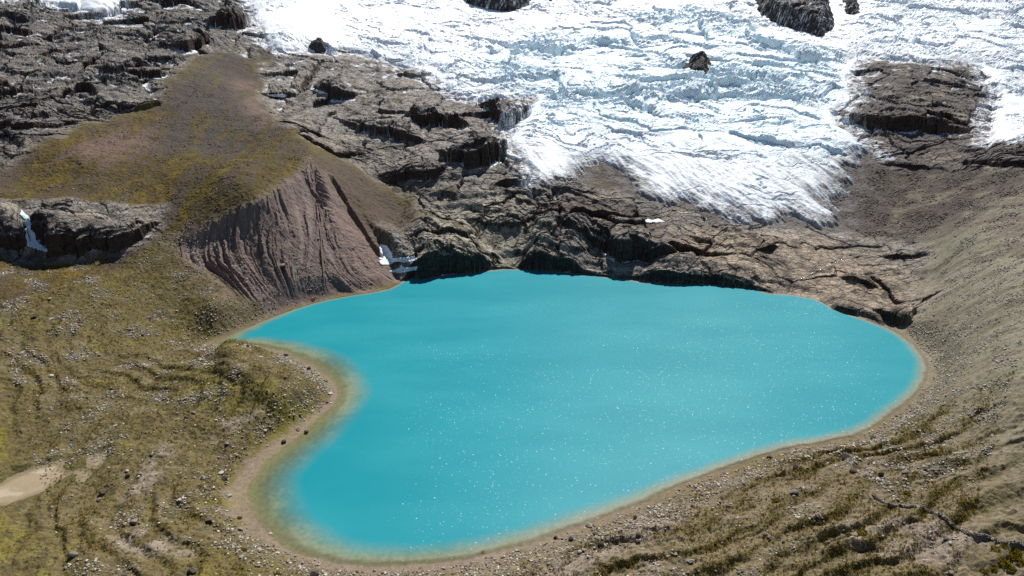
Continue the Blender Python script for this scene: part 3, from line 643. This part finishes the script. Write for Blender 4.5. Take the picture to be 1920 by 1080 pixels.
crag([(1412,-25),(1500,-30),(1550,-10),(1562,30),(1566,50),(1540,70),(1500,58),(1450,42),(1420,22)], 12, 'dark crag with a mossy foot at the top edge above the icefall', seed=2, snowy=.25)
crag([(1580,-8),(1605,0),(1614,18),(1600,30),(1584,24)], 6, 'little dark rock beside the upper crag across a strip of ice', seed=3, snowy=.2)
crag([(845,-30),(1000,-30),(994,5),(960,22),(920,18),(880,8)], 12, 'dark bluish crag at the top edge in the middle of the snow', seed=4, snowy=.25)
crag([(1022,-15),(1040,-14),(1036,4),(1024,3)], 4, 'speck of dark rock at the top edge right of the bluish crag', seed=5, snowy=.2)
crag([(580,84),(586,75),(604,76),(610,86),(604,97),(588,95)], 3.2, 'rounded brown boulder standing alone on the snow above the bluff', cat='boulder', name='boulder', seed=6, snowy=.0, slope=1.6)
crag([(1872,-20),(1925,-20),(1920,2),(1885,2)], 4, 'dark rock at the top right corner of the glacier', seed=7, snowy=.2)

M_MUD = ground_mat('dried mud', .9, .12, .3, .6)
mudc = np.empty_like(col); mudc[:] = tone(164, 148, 122); mudc = lay(mudc, tone(160, 140, 112), ss(-.1, .4, n2)); mudc = lay(mudc, tone(182, 168, 144), ss(.15, .4, fbm(X*F(.4), Y, 5, 3, 411)+n3*F(.2)))
for d in MUD_D:
    mudc = lay(mudc, tone(120, 108, 82), ss(2.2, 0, np.abs(d)+n2*F(1.0))*F(.7))
    tag(grid_mesh('mud_flat', G+F(.04), fm(d > -.4) & (d[:-1, :-1] > -.6), M_MUD, col=mudc), kind='structure')

# ------------------------------------------------------------------ standing on the finished ground
s_n, r_n = NC-1, NR-1
def sample_f(Gf, x, y):
    s = np.clip((x/y-S0)/(S1-S0)*s_n, 0, s_n-.001); r = np.clip(np.interp(np.log(y), r_f, np.arange(NR)), 0, r_n-.001)
    i, j = r.astype(int), s.astype(int); a, b = r-i, s-j
    return (Gf[i, j]*(1-b)+Gf[i, j+1]*b)*(1-a) + (Gf[i+1, j]*(1-b)+Gf[i+1, j+1]*b)*a
GF = np.maximum(G, np.where(ice_v, ZI, -99))
def spot(u, v, Gf=None):
    """the point of the finished land seen along a sight line of the photograph"""
    return unproj(u, v, GF if Gf is None else Gf, sample_f)
def look(a, x, y):
    s = np.clip(((x/y-S0)/(S1-S0)*s_n).astype(int), 0, s_n); r = np.clip(np.interp(np.log(y), r_f, np.arange(NR)).astype(int), 0, r_n)
    return a[r, s]

def raw_mesh(name, co, faces, mat, col3=None, smooth=False, parent=None):
    me = bpy.data.meshes.new(name); n = faces.shape[1]
    me.vertices.add(len(co)); me.vertices.foreach_set('co', np.ascontiguousarray(co, F).ravel())
    me.loops.add(faces.size); me.loops.foreach_set('vertex_index', np.ascontiguousarray(faces, np.int32).ravel())
    me.polygons.add(len(faces)); me.polygons.foreach_set('loop_start', np.arange(0, faces.size, n, dtype=np.int32)); me.polygons.foreach_set('use_smooth', np.full(len(faces), smooth))
    if col3 is not None:
        at = me.attributes.new('tint', 'FLOAT_COLOR', 'POINT'); c4 = np.ones((len(co), 4), F); c4[:, :3] = col3; at.data.foreach_set('color', c4.ravel())
    me.update(calc_edges=True); me.validate(); me.materials.append(mat)
    o = bpy.data.objects.new(name, me); C.objects.link(o)
    if parent: o.parent = parent
    return o
def ico(sub):
    t = (1+5**.5)/2
    v = [(-1,t,0),(1,t,0),(-1,-t,0),(1,-t,0),(0,-1,t),(0,1,t),(0,-1,-t),(0,1,-t),(t,0,-1),(t,0,1),(-t,0,-1),(-t,0,1)]
    f = [(0,11,5),(0,5,1),(0,1,7),(0,7,10),(0,10,11),(1,5,9),(5,11,4),(11,10,2),(10,7,6),(7,1,8),(3,9,4),(3,4,2),(3,2,6),(3,6,8),(3,8,9),(4,9,5),(2,4,11),(6,2,10),(8,6,7),(9,8,1)]
    v = [np.array(p)/np.linalg.norm(p) for p in v]
    for _ in range(sub):
        mid = {}; g = []
        def m(a, b):
            k = (min(a, b), max(a, b))
            if k not in mid:
                p = v[a]+v[b]; v.append(p/np.linalg.norm(p)); mid[k] = len(v)-1
            return mid[k]
        for a, b, c in f:
            ab, bc, ca = m(a, b), m(b, c), m(c, a); g += [(a, ab, ca), (b, bc, ab), (c, ca, bc), (ab, bc, ca)]
        f = g
    return np.array(v, float), np.array(f, int)
rng = np.random.default_rng(11)
def rock_shape(sub, cuts=9, rough=.05):
    v, f = ico(sub); v = v.copy()
    n = rng.normal(size=(cuts, 3)); n /= np.linalg.norm(n, axis=1)[:, None]; d = rng.uniform(.55, .9, cuts)
    sc = np.ones(len(v))
    for i in range(cuts):
        q = v@n[i]; sc = np.minimum(sc, np.where(q > 1e-3, d[i]/np.maximum(q, 1e-3), 9))
    v = v*sc[:, None]*(1+rng.normal(size=len(v))[:, None]*rough)
    v *= np.array([rng.uniform(.85, 1.2), rng.uniform(.75, 1.05), rng.uniform(.6, .85)])
    return v, f
M_STONE = ground_mat('loose stone', .9, .25, .5, 3.0)
log('objects start')

# drapes: snow, ice and water lying on the finished land, with their own thickness
def drape(name, px, step, off, mat, rag=0.0, seed=0, one=True):
    px = np.array(px, float); us = np.arange(px[:, 0].min()-2, px[:, 0].max()+2.1, step); vs = np.arange(px[:, 1].min()-2, px[:, 1].max()+2.1, step)
    U, V = np.meshgrid(us, vs); n = len(px); ins = np.zeros(U.shape, bool); dmin = np.full(U.shape, 1e9)
    for i in range(n):
        (x1, y1), (x2, y2) = px[i], px[(i+1) % n]
        if y1 != y2: ins ^= ((V < y1) != (V < y2)) & (U < (x2-x1)*(V-y1)/(y2-y1)+x1)
        e = np.hypot(x2-x1, y2-y1)+1e-9; t = np.clip(((U-x1)*(x2-x1)+(V-y1)*(y2-y1))/e**2, 0, 1); dmin = np.minimum(dmin, np.hypot(U-x1-t*(x2-x1), V-y1-t*(y2-y1)))
    dd = np.where(ins, dmin, -dmin) + rag*fbm(U.astype(F), V.astype(F), 9, 3, 601+seed, .6)
    keep = dd > 0
    P = np.array([[spot(u, v)[:3] if k else (0, 0, 0) for u, v, k in zip(ru, rv, rk_)] for ru, rv, rk_ in zip(U, V, keep)])
    q = keep[:-1, :-1] & keep[1:, :-1] & keep[:-1, 1:] & keep[1:, 1:]
    gap = np.maximum(np.linalg.norm(P[1:, 1:]-P[:-1, :-1], axis=-1), np.linalg.norm(P[1:, :-1]-P[:-1, 1:], axis=-1)); q &= gap < 9
    if one:                                            # one patch is one piece
        lab = np.where(q, np.arange(1, q.size+1).reshape(q.shape), 0)
        for _ in range(400):
            n_ = lab.copy(); n_[1:] = np.maximum(n_[1:], lab[:-1]); n_[:-1] = np.maximum(n_[:-1], lab[1:]); n_[:, 1:] = np.maximum(n_[:, 1:], lab[:, :-1]); n_[:, :-1] = np.maximum(n_[:, :-1], lab[:, 1:]); n_[~q] = 0
            if (n_ == lab).all(): break
            lab = n_
        u_, k_ = np.unique(lab[q], return_counts=True); q &= lab == u_[k_.argmax()]
    rr, cc = np.nonzero(q); a = rr*U.shape[1]+cc; Q = np.stack([a, a+U.shape[1], a+U.shape[1]+1, a+1], 1)
    used = np.unique(Q); rm = np.full(U.size, -1); rm[used] = np.arange(len(used)); Q = rm[Q]
    co = P.reshape(-1, 3)[used] + np.array([0, -off*.8, off])
    o = raw_mesh(name, co, Q, mat, smooth=True)
    md = o.modifiers.new('thickness', 'SOLIDIFY'); md.thickness = off*2.0; md.offset = -1
    return o
M_SNOW = white_mat('old snow', (.78, .82, .86)); M_BLUE = white_mat('frozen waterfall', (.50, .66, .78), .4); M_WHITEWATER = white_mat('running water', (.62, .63, .62), .25)
tag(drape('frozen_waterfall', [(40,392),(46,398),(52,402),(58,415),(60,430),(68,442),(70,452),(80,460),(88,468),(90,474),(78,470),(66,468),(52,462),(48,448),(50,430),(46,412),(38,402)], 1.3, .35, M_BLUE, 3, 1), 'frozen blue-white waterfall hanging down the dark cliff at the left edge', 'waterfall')
tag(drape('snow_patch', [(712,458),(726,460),(735,474),(738,486),(712,488)], 1.2, .35, M_SNOW, 1.2, 2), 'upright white snow patch wedged beside the scree above the lake', 'snow patch')
tag(drape('snow_patch', [(712,489),(730,482),(750,484),(778,480),(784,488),(760,493),(740,492),(730,498),(712,497)], 1.2, .3, M_SNOW, 1, 3), 'bright snow ledge across the dark cliff by the lake', 'snow patch')
tag(drape('snow_patch', [(726,510),(748,502),(752,495),(760,502),(784,499),(782,507),(750,513)], 1.2, .25, M_SNOW, .8, 4), 'thin lower streak of snow on the dark lakeside cliff', 'snow patch')
tag(drape('snow_patch', [(1203,418),(1214,410),(1222,413),(1235,410),(1250,418)], 1.0, .3, M_SNOW, .3, 6), 'white snow bank under the ice front beside the brown bench', 'snow patch')
tag(drape('snow_patch', [(500,178),(530,176),(540,180),(535,183),(505,182)], 1.0, .35, M_SNOW, 1.5, 7), 'white snow strip at the foot of the upper slab by the grassy hill', 'snow patch')
tag(drape('snow_patch', [(580,168),(586,160),(590,168),(606,172),(620,178),(600,176)], 1.0, .35, M_SNOW, 1.5, 8), 'white snow in the notch below the deep crack of the bluff', 'snow patch')
M_RILL = white_mat('shallow rill', (.30, .30, .30), .15)
rill = [(1452,548),(1462,540),(1470,533),(1486,527),(1500,523),(1516,516),(1530,509),(1548,500),(1560,495),(1574,489),(1590,481),(1598,475),(1606,470),(1618,462),(1625,459)]
rl = [(u, v-.9-.5*math.sin(i*2.3)) for i, (u, v) in enumerate(rill)]+[(u, v+.9+.5*math.sin(i*1.7)) for i, (u, v) in reversed(list(enumerate(rill)))]
tag(drape('stream', rl, .7, .08, M_RILL, .7, 9, False), kind='structure')
log('drapes')

# boulders: one kind of thing, eight shapes, copied to where they lie
shapes = []
for i in range(8):
    v, f = rock_shape(3, 11, .018); me_o = raw_mesh('boulder', v, f, M_STONE, np.ones((len(v), 3))*tone(*[(146,138,126),(120,112,104),(172,164,150),(92,84,78),(154,140,124),(134,126,116),(190,182,168),(128,108,94)][i]), smooth=False)
    shapes.append(me_o.data); C.objects.unlink(me_o); bpy.data.objects.remove(me_o)
n_b = 0
def boulder(p, size, kind, label, group=None, squash=1.0, sink=.25):
    o = bpy.data.objects.new('boulder', shapes[kind]); C.objects.link(o)
    o.location = (p[0], p[1], p[2]+size*.5*(.62-sink)); o.scale = (size*.5, size*.5, size*.5*squash); o.rotation_euler = (random.uniform(-.2, .2), random.uniform(-.2, .2), random.uniform(0, 6.28))
    tag(o, label, 'boulder', group); return o
NAMED = [
 (1126,1024,14,3,'dark square boulder alone on the pale gravel track below the lake',1.25), (360,1075,15,3,'dark upright boulder at the bottom edge left of the lake',1.4), (137,1043,15,5,'grey boulder beside a dark tuft in the bottom left corner',1.1),
 (252,980,13,0,'rounded grey boulder on the grass between the mud flat and the beach',.9), (421,900,13,3,'black-sided boulder at the upper end of the rubble beach',1), (414,888,11,6,'pale slab leaning above the black-sided boulder on the beach',.6),
 (392,976,13,7,'flat reddish boulder on the rubble behind the sandy beach',.7), (192,926,12,3,'dark boulder at the top of the small stone pile right of the mud flat',1), (187,938,9,5,'grey stone under the dark boulder in the pile right of the mud flat',.8),
 (1105,986,13,2,'light flat-topped boulder among the shore rubble below the lake',.8), (1197,1006,11,3,'brown-black boulder on the edge of the pale gravel track',1.2), (1197,1014,9,6,'white stone lying below the brown-black boulder by the track',.7),
 (1042,1009,8,3,'small black stone in the shore rubble near the pale flat-topped boulder',1), (1107,1012,8,3,'small dark stone just above the square boulder on the track',.9), (1087,1036,8,6,'white stone on the gravel left of the dark square boulder',1),
 (1637,823,11,3,'black boulder at the waterline on the lower right shore',.9), (1585,858,17,3,'wide dark boulder on the first moraine ridge below the right shore',.7), (1442,859,9,3,'dark boulder on the ridge crest nearest the lake',1),
 (1491,877,11,3,'dark boulder behind the pale rubble of the second ridge',1), (1599,886,14,3,'wide black boulder in the middle of a row of three on the moraine',.8), (1652,890,11,3,'square black boulder in the row of three on the moraine',1), (1698,888,13,5,'round dark boulder at the right end of the row of three on the moraine',1),
 (1488,925,14,5,'grey boulder with a bare pale patch behind it on the moraine',.9), (1495,971,10,6,'pale boulder on the slope far left of the stone wall',.8), (1443,1010,9,5,'grey round stone on the grass low on the moraine',1), (1452,1028,8,5,'round dark stone below the grey one low on the moraine',1),
 (1294,1054,13,2,'pale grey boulder at the bottom edge under the gravel track',.8), (1775,1015,12,3,'black rock with a pale stone against it in the bare hollow',1), (1782,1019,8,6,'pale stone leaning on the black rock in the bare hollow',1),
 (537,666,8,5,'lone grey boulder standing in the shallows off the peninsula',1), (579,692,8,3,'dark boulder on the wet edge of the peninsula',1), (597,703,8,2,'pale flat boulder on the peninsula shore',.6), (619,739,10,6,'large pale slab at the tip of the peninsula shore',.6),
 (1155,937,9,2,'single stone standing in the shallow water off the near shore',.6), (508,1001,7,6,'white stone in the shallows by the sandy beach',.6), (349,784,8,3,'left dark stone of a pair on the peninsula grass',1), (363,775,8,5,'right grey stone of a pair on the peninsula grass',.8),
 (575,812,10,3,'black boulder on the shore where the sand begins',1), (532,830,10,3,'dark boulder at the grass bank above the upper sand',1), (559,806,9,5,'grey flat boulder next to the black one above the sand',.6), (590,1082,20,3,'big dark boulder cut by the bottom edge below the sand',1),
 (485,1033,12,2,'grey flat slab where the rubble meets the wet sand',.6), (96,600,8,6,'white stone on the brown slope under the moraine crest',.8), (92,562,8,6,'pale block on the pink crest at the left of the moraine',.9), (64,596,10,3,'dark low boulder on the left grassy slope',.6),
 (96,706,9,6,'white boulder on the gravel strip left of the peninsula',.7), (530,500,15,0,'grey rock ledge sticking out of the middle of the eroded face',.6), (597,448,6,2,'pale stone perched among the gullies of the eroded face',1), (580,518,6,2,'pale stone low in the gullies near the lake',1),
 (216,800,8,6,'pale stone on the grass above the mud flat',.7), (240,892,10,7,'brown boulder with a light stone beside it near the mud flat',1), (238,884,7,6,'light stone touching the brown boulder near the mud flat',.8), (338,938,8,6,'white stone in the open rubble left of the sand',.8)]
for u, v, px, kind, lab, sq in NAMED:
    p = spot(u, v); boulder(p, max(px*p[3]/1280*1.1, .5), kind, lab, squash=sq)
def scatter(n, fn, seed, far=330):
    """n points of the near land, even over the ground, kept with the chance fn gives"""
    r = np.random.default_rng(seed); out = []
    while len(out) < n:
        y = np.sqrt(r.uniform(100**2, far**2, 40000)); x = r.uniform(-.82, .82, 40000)*y
        k = r.uniform(size=40000) < fn(x, y); out += list(zip(x[k], y[k]))
    return np.array(out[:n])
n2b = fbm(X, Y, 13, 4, 701, .6)
BAND = ss(.2, 2.5, OUT+n2*F(2.0)-F(5)*ss(-60, -80, X)*ss(215, 195, Y))*ss(15, 6, OUT+n2b*F(6))*(ROCK < .3)*ss(310, 280, Y)*(DL_W < 0)
PATCH = ss(.05, .4, n2b)*(ROCK < .3)*(OUT > 3)*(FACE < .3)
for nb, fn, seed, lab, grp, s0, s1 in [
  (46, lambda x, y: look(BAND, x, y)*(x < -20), 21, 'loose boulder in the rubble strip along the left shore', 'boulders of the left shore rubble', .7, 1.5),
  (46, lambda x, y: look(BAND, x, y)*(x > -20)*(y < 200), 22, 'loose boulder in the rubble strip along the near shore', 'boulders of the near shore rubble', .7, 1.5),
  (60, lambda x, y: look(PATCH, x, y)*(x > 35)*(y < 190), 23, 'boulder scattered over the ridges of the lower right moraine', 'boulders on the lower right moraine', .7, 1.6),
  (50, lambda x, y: look(PATCH, x, y)*(x < -35)*(y < 300)*(y > 115), 24, 'boulder scattered over the grassy ground left of the lake', 'boulders on the grass left of the lake', .8, 1.7)]:
    for x, y in scatter(nb, fn, seed):
        z = float(sample_f(GF, np.array([x]), np.array([y]))[0]); boulder((x, y, z), s0+(s1-s0)*random.random()**2.2, random.choice([0, 1, 2, 2, 4, 5, 6, 3]), lab, grp, random.uniform(.6, 1))
log('boulders')

# rubble: stones past counting
small = [rock_shape(0, 6, .04) for _ in range(6)]
def rubble(name, n, fn, seed, s0, s1, tones, far=330):
    r = np.random.default_rng(seed); P = scatter(n, fn, seed, far); z = sample_f(GF, P[:, 0], P[:, 1]); sz = (s0+(s1-s0)*r.uniform(size=n)**3)*.5
    ang = r.uniform(0, 6.28, n); ca, sa = np.cos(ang), np.sin(ang); co = np.empty((n, 12, 3)); fa = np.empty((n, 20, 3), int); kk = r.integers(0, 6, n)
    for k in range(6):
        v, f = small[k]; m = kk == k
        co[m, :, 0] = (v[None, :, 0]*ca[m, None]-v[None, :, 1]*sa[m, None]); co[m, :, 1] = (v[None, :, 0]*sa[m, None]+v[None, :, 1]*ca[m, None]); co[m, :, 2] = v[None, :, 2]; fa[m] = f[None]
    co *= sz[:, None, None]; co[..., 0] += P[:, 0, None]; co[..., 1] += P[:, 1, None]; co[..., 2] += (z+sz*.3)[:, None]
    fa += (np.arange(n)*12)[:, None, None]
    c = np.array([tone(*t) for t in tones])[r.integers(0, len(tones), n)]*r.uniform(.75, 1.25, n)[:, None]
    return tag(raw_mesh(name, co.reshape(-1, 3), fa.reshape(-1, 3), M_STONE, np.clip(np.repeat(c, 12, 0), 0, .8)), kind='stuff')
GREYS = [(166,158,146),(146,138,126),(194,186,172),(120,112,102),(160,144,130),(214,206,192)]
OPEN = (ROCK < .3)*(OUT > 3)*1.0; SLOPE_M = OPEN*ss(.05, .3, fbm(X, Y, 9, 3, 711)); HILL_M = OPEN*ss(0, .3, n2b)
rubble('shore_rubble', 11000, lambda x, y: look(BAND, x, y), 31, .22, 1.0, GREYS)
rubble('scattered_stones', 24000, lambda x, y: look(PATCH, x, y)*(y < 300)*.9+.03*look(OPEN, x, y), 32, .18, .85, GREYS)
rubble('slope_stones', 9000, lambda x, y: look(SLOPE_M, x, y)*(x > 95)*(y > 150), 33, .25, .9, GREYS)
rubble('hill_stones', 7000, lambda x, y: look(HILL_M, x, y)*(x < -60)*(y > 200), 34, .25, 1.0, GREYS)
BOWL_M = OPEN*np.clip(bowl+.3*ss(200, 320, X), 0, 1)*ss(-.1, .3, n2b)*(DGI < 0)
rubble('bowl_stones', 7000, lambda x, y: look(BOWL_M, x, y)*(x > 130)*(y > 260), 35, .3, 1.3, [(140,130,120),(118,108,100),(166,156,146),(100,92,86)], 470)
rubble('crest_stones', 6000, lambda x, y: look(HILL_M*(GH_M), x, y)*(x < -100)*(y > 300), 36, .28, 1.1, [(140,128,116),(118,108,98),(166,156,144),(104,94,86)], 520)
log('rubble')

# tussocks and shrubs
def leaf_mat(name, c):
    m, nt, b = new_mat(name); L = nt.links.new
    at = add(nt, 'ShaderNodeAttribute', attribute_name='tint'); L(at.outputs['Color'], b.inputs['Base Color']); b.inputs['Roughness'].default_value = .9; b.inputs['Specular IOR Level'].default_value = .1
    tr = add(nt, 'ShaderNodeBsdfTranslucent'); mx = add(nt, 'ShaderNodeMixShader'); mx.inputs[0].default_value = .5; L(at.outputs['Color'], tr.inputs['Color'])
    L(b.outputs[0], mx.inputs[1]); L(tr.outputs[0], mx.inputs[2]); L(mx.outputs[0], nt.nodes['Material Output'].inputs['Surface'])
    return m
M_TUFT = leaf_mat('dry grass', None)
def tufts(name, n, fn, seed, s0, s1, tones, blades=11):
    r = np.random.default_rng(seed); P = scatter(n, fn, seed); z = sample_f(GF, P[:, 0], P[:, 1]); sz = s0+(s1-s0)*r.uniform(size=n)**2
    a = r.uniform(0, 6.28, (n, blades)); rad = r.uniform(.05, .45, (n, blades)); lean = r.uniform(.15, .6, (n, blades)); h = r.uniform(.45, .95, (n, blades)); w = .17
    bx, by = np.cos(a)*rad, np.sin(a)*rad; tx, ty = bx+np.cos(a)*lean, by+np.sin(a)*lean; px, py = -np.sin(a)*w, np.cos(a)*w
    co = np.empty((n, blades, 3, 3)); co[..., 0, 0] = bx-px; co[..., 0, 1] = by-py; co[..., 0, 2] = -.1; co[..., 1, 0] = bx+px; co[..., 1, 1] = by+py; co[..., 1, 2] = -.1; co[..., 2, 0] = tx; co[..., 2, 1] = ty; co[..., 2, 2] = h
    co *= sz[:, None, None, None]; co[..., 0] += P[:, 0, None, None]; co[..., 1] += P[:, 1, None, None]; co[..., 2] += z[:, None, None]
    c = np.array([tone(*t) for t in tones])[r.integers(0, len(tones), n)]*r.uniform(.7, 1.3, n)[:, None]
    c = np.repeat(c, blades*3, 0)*np.repeat(r.uniform(.8, 1.2, n*blades), 3)[:, None]
    return tag(raw_mesh(name, co.reshape(-1, 3), np.arange(n*blades*3).reshape(-1, 3), M_TUFT, np.clip(c, 0, .8)), kind='stuff')
GR = (1-ROCK)*(OUT > 6)*np.clip(F(.3)*ss(-.2, .3, -n2b+n1*F(.4))+face_m*F(.6), 0, 1)
OLIVE = [(146,126,52),(130,114,48),(156,134,50),(118,106,62),(150,138,84)]
tufts('dry_grass', 14000, lambda x, y: look(GR, x, y)*(x > 0)*(y < 190), 41, .22, .6, OLIVE)
tufts('hillside_grass', 13000, lambda x, y: look(GR, x, y)*(x < -30)*(y > 105), 42, .22, .6, OLIVE)
M_SHRUB = leaf_mat('yellow shrub leaves', None)
def shrub_mesh(seed):
    r = np.random.default_rng(seed); n = 420
    u = r.normal(size=(n, 3)); u[:, 2] = np.abs(u[:, 2]); u /= np.linalg.norm(u, axis=1)[:, None]
    lump = 1+.28*np.sin(u[:, 0]*5+seed)*np.cos(u[:, 1]*4.3+seed*2)
    c = u*(r.uniform(.55, 1, n)**.5*lump)[:, None]*np.array([1, 1, .75]); t1 = r.normal(size=(n, 3)); t2 = r.normal(size=(n, 3))
    co = np.stack([c-t1*.09, c+t1*.09, c+t2*.13+u*.08], 1).reshape(-1, 3)
    tn = np.array([tone(*t) for t in [(150,128,18),(120,104,22),(172,150,22),(96,86,26)]])[r.integers(0, 4, n)]
    o = raw_mesh('shrub', co, np.arange(n*3).reshape(-1, 3), M_SHRUB, np.repeat(tn, 3, 0)); me = o.data; C.objects.unlink(o); bpy.data.objects.remove(o); return me
SH = [shrub_mesh(1), shrub_mesh(2), shrub_mesh(3)]
CORNER = ('bushy yellow shrub in the thicket at the bottom right corner', 'yellow shrubs of the bottom right thicket')
for i, (u, v, px, lab, grp) in enumerate([(457,1032,9,'round yellow shrub in the rubble beside the wet sand',None), (520,1078,12,'bright yellow shrub at the bottom edge below the beach',None), (449,972,8,'ochre tuft-like shrub in the rubble behind the sand',None), (905,1038,9,'small ochre shrub on the shore rubble below the lake',None),
  (587,562,7,'tiny yellow shrub at the lake edge under the gullies',None), (1455,940,12,'yellow-green shrub patch on the middle of the moraine',None), (1590,1005,13,'ochre shrub at the end of the ridge left of the bare hollow',None), (1618,1000,16,'larger ochre shrub on the ridge above the bare hollow',None),
  (1700,925,10,'yellow shrub on the slope above the start of the stone wall',None),
  (1880,1055,20,*CORNER), (1900,1045,18,*CORNER), (1915,1055,18,*CORNER), (1868,1032,16,*CORNER), (1895,1068,18,*CORNER), (1905,1035,14,*CORNER), (1862,1068,13,*CORNER), (1845,1072,12,*CORNER), (1885,1025,12,*CORNER)]):
    p = spot(u, v); o = bpy.data.objects.new('yellow_shrub', SH[i % 3]); C.objects.link(o); k = px*p[3]/1280*.62
    o.location = (p[0], p[1], p[2]-.1*k); o.scale = (k, k, k*.9); o.rotation_euler = (0, 0, i*1.7); tag(o, lab, 'shrub', grp)
log('plants')

# dry-stone wall
WALL = [(1637,925),(1645,934),(1655,940),(1668,945),(1680,947),(1694,948),(1707,949),(1718,948),(1727,949),(1735,953),(1743,958),(1752,960),(1760,963),(1767,966),(1773,971),(1778,977),(1783,983),(1791,987),(1800,991),(1808,995),(1815,999),(1824,1001),(1833,1003),(1842,1003),(1850,1005),(1859,1008),(1867,1011),(1875,1014),(1883,1016),(1896,1016),(1908,1016),(1914,1019),(1922,1024),(1950,1034),(1990,1046)]
wp = np.array([spot(u, v+3)[:3] for u, v in WALL]); seg = np.r_[0, np.cumsum(np.linalg.norm(np.diff(wp[:, :2], axis=0), axis=1))]
r = np.random.default_rng(5); cos_, fcs, cls = [], [], []; nv = 0
wv_, wf_ = [], []
for lay_i in range(3):
    t = 0
    while t < seg[-1]:
        L_ = r.uniform(.3, .62); x = np.interp(t, seg, wp[:, 0]); y = np.interp(t, seg, wp[:, 1]); x2 = np.interp(t+.3, seg, wp[:, 0]); y2 = np.interp(t+.3, seg, wp[:, 1]); a = math.atan2(y2-y, x2-x)
        z0 = float(sample_f(GF, np.array([x]), np.array([y]))[0])
        for sd in (-1, 1) if lay_i < 2 else (0,):
            v, f = small[r.integers(0, 6)]; v = v*np.array([L_*.62, .28, .23])*r.uniform(.7, 1.25)
            ca, sa = math.cos(a+r.normal()*.15), math.sin(a+r.normal()*.15); off = sd*.22
            q = np.stack([v[:, 0]*ca-v[:, 1]*sa + x-off*math.sin(a), v[:, 0]*sa+v[:, 1]*ca + y+off*math.cos(a), v[:, 2]+z0+.1+lay_i*.27+r.normal()*.03], 1)
            cos_.append(q); fcs.append(f+nv); nv += len(v); cls.append(np.repeat(np.array([tone(*GREYS[r.integers(0, 5)])*r.uniform(.5, 1.0)]), len(v), 0))
        t += L_
tag(raw_mesh('stone_wall', np.concatenate(cos_), np.concatenate(fcs), M_STONE, np.concatenate(cls)), 'low dark dry-stone wall winding down the moraine to the right edge', 'stone wall')
log('done')
